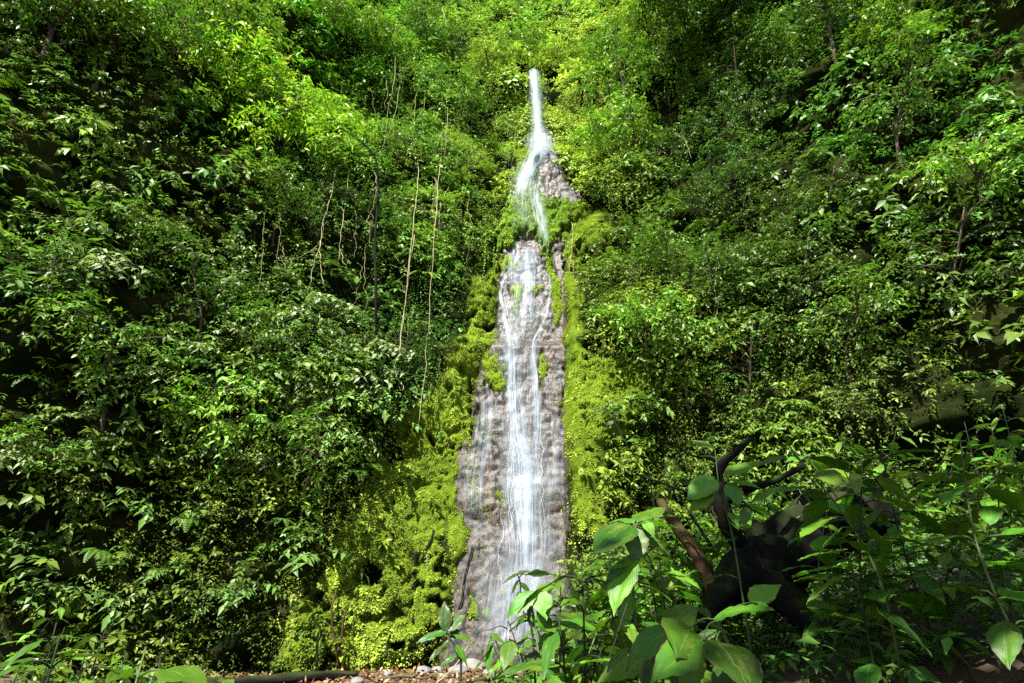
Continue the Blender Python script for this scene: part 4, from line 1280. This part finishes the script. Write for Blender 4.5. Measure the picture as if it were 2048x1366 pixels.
r_ = np.random.default_rng(77)
cnt = 0; tries = 0
H = [.75, .95, .5, .85]
while cnt < 235 and tries < 30000:
    tries += 1
    y = math.exp(r_.uniform(math.log(2.9), math.log(13.5)))
    q_ = r_.uniform()
    u = r_.uniform(955, 1190) if q_ < .22 else r_.uniform(1100, 1560) if q_ < .74 else r_.uniform(1540, 2080) if q_ < .9 else r_.uniform(-30, 480)
    v = boundary(u) + 20 + abs(r_.normal(0, 110))
    if v > 1372: continue
    if y < 3.6 and 1170 < u < 1536: continue
    if y < 5.2 and 1375 < u < 1600 and v < 1190: continue
    p = at(u, v, y)
    z = float(G(p[0], p[1]))
    kind = int(r_.integers(0, 4)); sc = (p[2] - z) / H[kind]
    if not .5 < sc < 2.0: continue
    if y > float(wall_y(np.array([p[0]]), np.array([z + .3]))[0]) - .3: continue
    zone = ('left of the leaf litter' if u < 600 else 'near the foot of the waterfall' if u < 1170 else 'on the right bank' if u < 1545 else 'on the far right bank')
    put_under(kind, p[0], y, sc, r_.uniform(0, 6.28), zone); cnt += 1
print('undergrowth', cnt, tries)
flush_queue('nearest the viewer')

# low ground cover on the bank
def cover(n, seed):
    r = np.random.default_rng(seed)
    y = r.uniform(2.0, 15.5, n); x = r.uniform(-.2, 9, n)
    left = r.uniform(0, 1, n) < .12
    x = np.where(left, r.uniform(-10, -6.5, n), x)
    z = G(x, y)
    k = (y < wall_y(x, z + .2) + .1) & (ss(-.1, .9, x + r.normal(0, .25, n)) + (x < -6) > .3)
    uu, vv = project(np.stack([x, y, z + .35], -1))
    k &= vv > boundary(uu) - 5
    x, y, z = x[k], y[k], z[k]; m = len(x)
    P = np.stack([x, y, z + r.uniform(0, .22, m)], -1)
    D = np.stack([r.normal(0, .6, m), r.normal(-.2, .6, m), r.uniform(.2, 1.1, m)], -1)
    t = np.array([.055, .125, .018]) * r.uniform(.5, 1.5, (m, 1)) * (1 + r.normal(0, .12, (m, 3)))
    return sprays(P, D, r.uniform(.15, .42, m), 7, r.uniform(.07, .13, m), np.clip(t, .008, .4), .4, .42, r=r)


me = leaf_mesh_from('ground_cover', [cover(8000, 61)])
tag(link('ground_cover', me, M_LEAF), 'low green ground cover on the shaded right bank', 'ground cover', kind='stuff')

# leaf litter
def litter(n, seed):
    r = np.random.default_rng(seed)
    y = r.uniform(9, 15.8, n); x = r.uniform(-8.5, 2.0, n)
    z = G(x, y)
    k = y < wall_y(x, z + .1) + .05
    x, y, z = x[k], y[k], z[k]; m = len(x)
    P = np.stack([x, y, z + r.uniform(.005, .06, m)], -1)
    D = np.stack([r.normal(0, 1, m), r.normal(0, 1, m), r.normal(0, .35, m)], -1)
    Nn = np.stack([r.normal(0, .5, m), r.normal(-.2, .5, m), np.ones(m)], -1)
    pal = np.array([[.20, .10, .045], [.30, .19, .09], [.12, .055, .03], [.36, .27, .15], [.16, .05, .02], [.09, .10, .03]])
    c = pal[r.integers(0, len(pal), m)] * r.uniform(.6, 1.3, (m, 1))
    return leaf_arrays(P, D, Nn, r.uniform(.06, .18, m), r.uniform(.04, .08, m), c, -.2)


me = leaf_mesh_from('leaf_litter', [litter(9000, 71)])
tag(link('leaf_litter', me, M_LITTER), 'scattered brown dead leaves on the ground at the cliff foot', 'leaf litter', kind='stuff')

# ------------------------------------------------------------------ logs, sticks, stones
def stick(name, pts, r0, r1, label, mat, cat, n=9, steps=16, rough=.35, group=None):
    pts = spline(pts, steps); b = pts[0]
    mb = MB(); mb.tube(pts - b, np.linspace(r0, r1, steps), n, rough)
    return tag(link(name, mb.mesh(name), mat, None, tuple(b)), label, cat, group)


p0 = at(1420, 1158, 4.9); p1 = at(1322, 1004, 5.6)
stick('fallen_log', [p0 + (0.05, -.05, -.25), p0, at(1385, 1098, 5.1), at(1352, 1050, 5.35), p1], .062, .045, 'broken reddish-brown log leaning up from the right bank', M_LOG, 'log', 12, 24, .5)
def gp(x, y, dz=.05): return np.array([x, y, float(G(x, y)) + dz])
stick('dark_log', [gp(-6.3, 12.4, .12), gp(-5.2, 13.0, .13), gp(-4.0, 13.6, .10), gp(-3.3, 14.0, .06)], .13, .07, 'long dark log lying at the foot of the mossy left wall', M_BARK_DARK, 'log', 12, 24, .4)
stick('fallen_branch', [gp(-2.9, 13.7), gp(-2.3, 13.9, .09), gp(-1.9, 13.85, .06), gp(-1.5, 14.2, .04)], .035, .018, 'pale crooked branch lying on the leaf litter', M_BARK, 'branch')
stick('fallen_branch', [gp(-.9, 13.2), gp(-.2, 13.5, .10), gp(.5, 13.4, .08), gp(1.1, 13.9, .05)], .035, .018, 'dark fallen branch below the waterfall foot', M_BARK_DARK, 'branch')
stick('fallen_branch', [gp(-1.6, 13.0), gp(-1.2, 13.5, .30), gp(-.95, 13.9, .62)], .012, .006, 'thin upright twig stuck in the leaf litter', M_VINE, 'branch')
stick('bare_twig', [at(1015, 1258, 6), at(1000, 1252, 6), at(985, 1258, 6.1), at(966, 1262, 6.1)], .006, .003, 'thin bare twig stretching across the waterfall foot', M_STEM_DARK, 'twig', 5)
stick('bare_twig', [at(1375, 984, 4.7), at(1320, 965, 4.9), at(1275, 948, 5.1), at(1235, 930, 5.2)], .012, .004, 'long thin twig reaching left from the crooked branches', M_BARK_DARK, 'twig', 6)
stick('bare_twig', [at(1422, 1092, 4.6), at(1395, 1050, 4.7), at(1370, 1012, 4.8), at(1352, 990, 4.9)], .013, .005, 'straight dark twig beside the leaning brown log', M_BARK_DARK, 'twig', 6)
r_ = np.random.default_rng(5)
ico_v = None


def stone_mesh(seed):
    import bmesh
    bm = bmesh.new(); bmesh.ops.create_icosphere(bm, subdivisions=3, radius=1)
    for v in bm.verts:
        q = np.array(v.co)
        f = 1 + .35 * float(fbm(q[0] * 1.1 + seed, q[1] * 1.1, q[2] * 1.1, 3)) + .08 * float(noise3(q[0] * 5 + seed, q[1] * 5, q[2] * 5))
        v.co = Vector((q[0] * f, q[1] * f * .85, q[2] * f * .6))
    m = bpy.data.meshes.new('stone'); bm.to_mesh(m); bm.free()
    m.polygons.foreach_set('use_smooth', np.ones(len(m.polygons), bool)); m.materials.append(M_STONE)
    return m


SM = [stone_mesh(3), stone_mesh(8)]
for i, (x, y, s) in enumerate([(-3.2, 13.6, .16), (-2.2, 13.2, .12), (-1.2, 14.6, .22), (-.5, 14.3, .18), (.1, 14.5, .26), (-1.7, 14.9, .15), (.6, 14.0, .2), (-2.7, 14.3, .1), (-4.6, 12.6, .12), (-.9, 14.9, .3), (.9, 14.6, .32), (.35, 13.6, .16), (-.2, 13.8, .2), (-1.5, 14.2, .12), (-2.0, 14.75, .2)]):
    o = link('stone', SM[i % 2], None, None, (x, y, float(G(x, y)) + s * .15)); o.scale = (s, s, s); o.rotation_euler = (0, 0, r_.uniform(0, 6))
    QUEUE.setdefault(('grey stone', 'stone', 'half sunk in the leaf litter at the cliff foot'), []).append((x, o))

flush_queue('from the left')

# ------------------------------------------------------------------ hanging vines and roots
def vine(label, paths, r, mat, off=0.75, name='hanging_vine', cat='vine', hug=False):
    mb = MB(); base = None
    for path in paths:
        a = np.array(path, float)
        if not hug and base is None: a = np.concatenate([[[a[0, 0] + 3, a[0, 1] - 75]], a])
        W = on_wall(a[:, 0], a[:, 1], 0)
        if hug:
            pts = W.copy(); pts[:, 1] -= off
        else:
            ymin = float(np.min(W[:, 1])) - off
            ys_ = np.full(len(a), ymin) if base is None else np.full(len(a), y_first)
            if base is None: y_first = ymin
            ys_ = ys_.copy()
            if base is None: ys_[0] = W[0, 1] - .3; ymin2 = float(np.min(W[1:, 1])) - off; y_first = ymin2; ys_[1:] = ymin2; ys_[1] = (ymin2 + ys_[0]) / 2
            pts = np.stack([at(q[0], q[1], yq) for q, yq in zip(a, ys_)])
        if base is None: base = pts[0].copy()
        if hug and base is None: y_first = 0
        n = max(14, len(a) * 6)
        p = spline(pts, n)
        p = p + np.stack([fbm(np.arange(n) * .22, 3.1 * len(mb.v), .5, 3) * (.05 if hug else .14), fbm(np.arange(n) * .33, 8.1, .5, 2) * .03, np.zeros(n)], -1)
        rr = r if hug else r * .62
        mb.tube(p - base, np.linspace(rr, rr * .7, n), 6, .2)
    return tag(link(name, mb.mesh(name), mat, None, tuple(base)), label, cat)


vine('pair of pale hanging vines splitting into thin ends, left of centre', [[(832, 395), (824, 470), (806, 640), (796, 705), (788, 738), (785, 765)], [(828, 470), (812, 600), (800, 690), (792, 735)], [(790, 735), (800, 760), (806, 782)]], .016, M_VINE)
vine('long straight tan vine ending above the bright moss', [[(880, 320), (872, 420), (863, 560), (856, 650), (850, 730), (838, 850)]], .015, M_VINE)
vine('arching pale stem crossing the long tan vine', [[(814, 668), (828, 650), (845, 642), (858, 650), (866, 668), (874, 680)]], .013, M_VINE_GREEN)
vine('forked pale vine hanging against the dark left wall', [[(674, 318), (662, 390), (648, 440), (636, 500), (617, 572)], [(640, 482), (642, 530), (646, 570)]], .019, M_VINE)
vine('short pale vine with a bent tip, beside the forked vine', [[(692, 395), (684, 450), (680, 492), (684, 515), (690, 532)], [(681, 500), (678, 520)]], .015, M_VINE)
vine('thin sagging twig joining the forked vine from the left', [[(642, 478), (615, 505), (588, 518), (548, 522)]], .010, M_VINE)
vine('thin upper vine slanting down behind the overhanging tree', [[(792, 95), (788, 160), (778, 215), (764, 300)]], .013, M_VINE)
vine('thin slanting vine crossing the upper left trunk', [[(800, 160), (790, 225), (770, 285), (752, 312)]], .010, M_VINE)
vine('thin vine hanging by the dark upper ledge', [[(897, 195), (893, 260), (888, 330)]], .011, M_VINE)
vine('short thin vine near the dark upper ledge', [[(845, 255), (842, 320)]], .009, M_VINE_GREEN)
vine('faint vine at the left edge of the wall', [[(528, 440), (524, 520), (518, 585)]], .010, M_VINE_GREEN)
vine('green vine hanging below the pale leaves, left of the long tan vine', [[(868, 430), (866, 500), (862, 540)]], .011, M_VINE_GREEN)
vine('thin pale twig slanting across the dark right wall', [[(1362, 258), (1372, 285), (1384, 318)]], .012, M_VINE)
vine('pair of pale rootlets hanging by the rock edge, right of the waterfall', [[(1141, 520), (1138, 534), (1140, 548)], [(1145, 520), (1147, 536), (1146, 550)]], .011, M_VINE, .2)
vine('cluster of pale hanging roots at the top edge left of the lip', [[(822, -5), (820, 10), (822, 28)], [(838, -5), (842, 15), (836, 34)], [(850, -5), (856, 20), (862, 40)], [(885, 15), (892, 50), (888, 85)]], .022, M_VINE, 1.2)
vine('dark straight root running down the bright moss', [[(831, 1105), (830, 1150), (829, 1200), (827, 1245)]], .045, M_BARK_DARK, .06, 'hanging_root', 'root', True)
vine('dark slanting root at the moss and rock border', [[(868, 1060), (858, 1090), (845, 1120)]], .035, M_BARK_DARK, .05, 'hanging_root', 'root', True)
vine('dark crack-side root slanting down to the litter', [[(945, 1090), (930, 1150), (922, 1205), (905, 1235), (850, 1290)]], .018, M_BARK_DARK, .05, 'hanging_root', 'root', True)
vine('forked dead brown stem at the foot of the left moss wall', [[(684, 1332), (681, 1295), (674, 1262), (673, 1215), (680, 1180)], [(684, 1300), (692, 1270), (696, 1235), (706, 1205)]], .032, M_LOG, .35, 'dead_stem', 'stem', True)
vine('thin dark stem at the left of the forked dead stem', [[(640, 1330), (642, 1290), (650, 1262), (640, 1240)]], .03, M_BARK_DARK, .3, 'dead_stem', 'stem', True)
vine('slim dark stem left of the litter, beside the moss hollow', [[(776, 1312), (780, 1285), (786, 1268)]], .035, M_BARK_DARK, .3, 'dead_stem', 'stem', True)

# ------------------------------------------------------------------ small trees jutting from the wall, thin vines
WT = [tree_proto(501, 2.6, 1.15, (.10, .19, .022), 0.15, 16, .05, (.2, -1.3)), tree_proto(511, 2.4, 1.25, (.16, .29, .03), 0.19, 15, .05, (-.3, -1.4)), tree_proto(521, 2.8, 1.0, (.065, .14, .018), 0.13, 18, .05, (.1, -1.1))]
WT_T = ['mid-green', 'light green', 'dark green']


def zone_of(u, v):
    s = 'left' if u < 1050 else 'right'
    h = 'high up' if v < 330 else 'half way up' if v < 760 else 'low on'
    return f'{h} the cliff {s} of the waterfall'


for (u, v, k) in [(545, 440, 0), (640, 400, 2), (700, 350, 1), (830, 330, 2), (905, 250, 0), (860, 500, 2), (560, 760, 0), (800, 720, 2), (600, 1010, 0), (740, 560, 2),
                  (1215, 380, 2), (1240, 290, 1), (1330, 330, 2), (1420, 260, 2), (1490, 400, 2), (1340, 540, 0), (1440, 640, 2), (1250, 560, 0), (1390, 800, 0), (1500, 780, 2), (1480, 160, 2), (1290, 700, 1),
                  (300, 520, 0), (150, 330, 2), (210, 820, 0), (400, 650, 2), (420, 900, 1), (80, 600, 2), (100, 1000, 0), (1650, 430, 2), (1800, 280, 0), (1900, 620, 2), (1700, 720, 0), (1600, 600, 2), (1980, 400, 1)]:
    q = on_wall(np.array([float(u)]), np.array([float(v) + 40]))[0]
    t = empty('wall_tree', tuple(q + np.array([0, .15, -.2])), random.uniform(-.5, .5)); sc = random.uniform(.7, 1.15); t.scale = (sc,) * 3
    link('trunk', WT[k][0], M_BARK, t); link('crown', WT[k][1], M_LEAF, t)
    queue(t, WT_T[k] + ' small tree', 'tree', zone_of(u, v), u, v)
rv = np.random.default_rng(19)
for i in range(17):
    left = i < 16
    u = rv.uniform(540, 960) if left else rv.uniform(1180, 1500); v = rv.uniform(90, 560); ln = rv.uniform(60, 170); sw = rv.uniform(-10, 4) if left else rv.uniform(-4, 12)
    W = on_wall(np.array([u, u + sw]), np.array([v, v + ln]), 0)
    y0_ = W[:, 1].min() - rv.uniform(.6, 1.1)
    ts = np.linspace(0, 1, 6); bow = rv.uniform(-9, 9)
    P = np.stack([at(u + sw * t + bow * math.sin(math.pi * t), v + ln * t, y0_ if t > .3 else W[0, 1] - .2 + (y0_ - W[0, 1] + .2) * t / .3) for t in ts])
    mb = MB(); p = spline(P, 30); p[:, 0] += .30 * fbm(np.arange(30) * .13, i * 3.7, .5, 3)
    mb.tube(p - P[0], np.linspace(.0065, .003, 30), 5)
    o = link('thin_vine', mb.mesh('thin_vine'), M_VINE if i % 3 else M_VINE_GREEN, None, tuple(P[0]))
    queue(o, 'thin trailing vine', 'vine', zone_of(u, v), u, v)
flush_queue('outward')

# ------------------------------------------------------------------ ferns and shrubs on the wall
def frond_mesh(seed, tint):
    """one frond leaving along -Y"""
    r = np.random.default_rng(seed)
    k = 16; t = np.linspace(.12, 1, k); L = 0.75
    d = np.array([0, -0.85, r.uniform(.3, .75)])
    pos = d * L * t[:, None] - np.array([0, 0, 1]) * (0.72 * L * t ** 2)[:, None]
    tan = norm(d - np.array([0, 0, 1]) * (1.44 * t)[:, None])
    side = norm(np.cross(tan, np.array([0, 0, 1.])))
    parts = []
    for sgn in (1, -1):
        parts.append(leaf_arrays(pos, side * sgn + tan * .35 - np.array([0, 0, .2]), np.cross(side, tan) * 1.0, .15 * L * np.sin(np.pi * (t * .85 + .12)) ** .7 + .012, np.full(k, .032),
                                 np.array(tint) * r.uniform(.75, 1.25, (k, 1)), .1))
    # the rachis, a thin ribbon
    rp = np.concatenate([[[0, 0, 0]], pos]); w = np.linspace(.009, .003, k + 1)[:, None] * np.array([1, 0, 0])
    v = np.concatenate([rp + w, rp - w]); n = k + 1
    f = np.array([[i, i + 1, n + i] for i in range(k)] + [[i + 1, n + i + 1, n + i] for i in range(k)])
    parts.append((v, f, np.repeat(np.array([tint]) * .7, len(v), 0)))
    return leaf_mesh_from('frond', parts)


FROND = [[frond_mesh(401 + 10 * a + b, c) for b in range(2)] for a, c in enumerate([(.12, .22, .018), (.16, .26, .02), (.08, .17, .018)])]
def shrub_meshes(seed, tint, leafL, aspect, n=9, k=9, length=(.45, .8)):
    r = np.random.default_rng(seed)
    mb = MB()
    d = norm(np.stack([r.normal(0, .7, n), r.uniform(-1.1, -.3, n), r.uniform(.1, .9, n)], -1))
    Ls = r.uniform(*length, n)
    tt = np.array(tint)[None] * r.uniform(.8, 1.25, (n, 1))
    me = leaf_mesh_from('shrub_leaves', [sprays(d * .08, d, Ls, k, np.full(n, leafL), tt, .55, aspect, r=r, jit=.18, up=1.2)])
    for i in range(n):
        t = np.linspace(0, .95, 6)
        mb.tube(d[i] * .08 + d[i] * (Ls[i] * t)[:, None] - np.array([0, 0, 1]) * (.55 * Ls[i] * t * t)[:, None], np.linspace(.008, .003, 6), 4)
    return me, mb.mesh('stem')


SHR = [shrub_meshes(411, (.22, .29, .12), .21, .40), shrub_meshes(412, (.11, .20, .04), .17, .5), shrub_meshes(413, (.10, .19, .035), .24, .36, 8, 7), shrub_meshes(414, (.13, .19, .03), .14, .45, 10, 9)]


def put_wall(kind, var, u, v, sc, zone):
    q = on_wall(np.array([float(u)]), np.array([float(v)]))[0]
    nn = wall_n(q[:1], q[2:3])[0]
    q = q + nn * .12
    if kind == 'fern':
        o = empty('wall_fern', tuple(q), random.uniform(-.4, .4) + math.atan2(nn[0], -nn[1]) * .6)
        o.scale = (sc,) * 3
        nf = random.choice([6, 7, 8])
        for i in range(nf):
            fr = link('frond', FROND[var][i % 2], M_LEAF, o)
            fr.rotation_euler = (random.uniform(-.25, .35), 0, (i - (nf - 1) / 2) / nf * 3.4 + random.uniform(-.15, .15))
            fr.scale = (random.uniform(.75, 1.15),) * 3
        queue(o, 'arching fern', 'fern', zone, u, v)
    else:
        t = empty('wall_shrub', tuple(q), random.uniform(-.5, .5) + math.atan2(nn[0], -nn[1]) * .6); t.scale = (sc,) * 3
        link('foliage', SHR[var][0], M_LEAF, t); link('stem', SHR[var][1], M_STEM_DARK, t)
        w = ['pale glossy', 'mid-green round-leaved', 'large-leaved', 'yellow-green small-leaved'][var]
        queue(t, w + ' shrub', 'shrub', zone, u, v)


def zone_of(u, v):
    s = 'left' if u < 1050 else 'right'
    h = 'high up' if v < 330 else 'half way up' if v < 760 else 'low on'
    return f'{h} the cliff {s} of the waterfall'


for (u, v, va, sc) in [(520, 375, 1, 1.3), (530, 405, 2, 1.2), (600, 1030, 0, 1.0), (590, 1075, 0, .9), (650, 770, 0, 1.1), (1235, 600, 1, 1.0), (1280, 590, 0, 1.1), (1350, 430, 2, 1.0), (1405, 450, 2, 1.0), (1240, 660, 1, .9), (925, 360, 1, 1.2), (960, 340, 1, 1.0)]:
    put_wall('fern', va, u, v, sc, zone_of(u, v))
r_ = np.random.default_rng(88)
for (u, v) in [(560, 330), (650, 560), (780, 480), (870, 380), (700, 820), (580, 960), (930, 220), (1240, 480), (1320, 620), (1420, 540), (1260, 820), (1380, 700), (1200, 200), (1460, 300), (1330, 160), (620, 1120)]:
    put_wall('shrub', 2, u, v, r_.uniform(1.5, 1.9), zone_of(u, v))
for (u, v) in [(600, 500), (740, 430), (860, 560), (540, 620), (720, 960), (1220, 520), (1300, 400), (1450, 470), (1350, 770), (1190, 300), (980, 300), (820, 200)]:
    put_wall('fern', int(r_.integers(0, 3)), u, v, r_.uniform(1.4, 1.9), zone_of(u, v))
nF = nS = 0; tries = 0
while nS < 190 and tries < 4000:
    tries += 1
    u = r_.uniform(20, 2030); v = r_.uniform(20, 1250)
    q = on_wall(np.array([u]), np.array([v]))[0]
    if interp_grid(leafm, q[:1], q[2:3])[0] < .9 or q[2] < 1.5: continue
    left = u < 1050
    if u > 1130 and v > boundary(u) - 30: continue
    if 930 < u < 1190 and v > 260 or 860 < u < 1230 and v > 400 or 660 < u < 900 and v > 880: continue
    if left: var = int(r_.choice([0, 1, 2, 3], p=[.42, .2, .25, .13])) if 350 < v < 1000 else int(r_.choice([1, 3, 2]))
    else: var = int(r_.choice([1, 3, 2], p=[.45, .35, .2]))
    big = 1.15 if (left and v > 400) else .85
    if r_.uniform() < .2: put_wall('fern', int(r_.integers(0, 3)), u, v, r_.uniform(.6, 1.1), zone_of(u, v)); nF += 1
    else: put_wall('shrub', var, u, v, r_.uniform(.7, 1.2) * big, zone_of(u, v)); nS += 1
# the pale-leaved shrubs that stand out on the left wall
for (u, v) in [(570, 600), (600, 650), (650, 620), (690, 640), (560, 680), (700, 720), (745, 710), (640, 720), (600, 770), (545, 780), (660, 810), (720, 770), (790, 760), (540, 860), (590, 880), (640, 850), (530, 930), (690, 870)]:
    put_wall('shrub', 0, u + r_.uniform(-8, 8), v + r_.uniform(-8, 8), r_.uniform(1.0, 1.4), zone_of(u, v))

flush_queue('outward')

tri = sum(len(m.polygons) * 2 for m in bpy.data.meshes)
print('approx faces', tri)
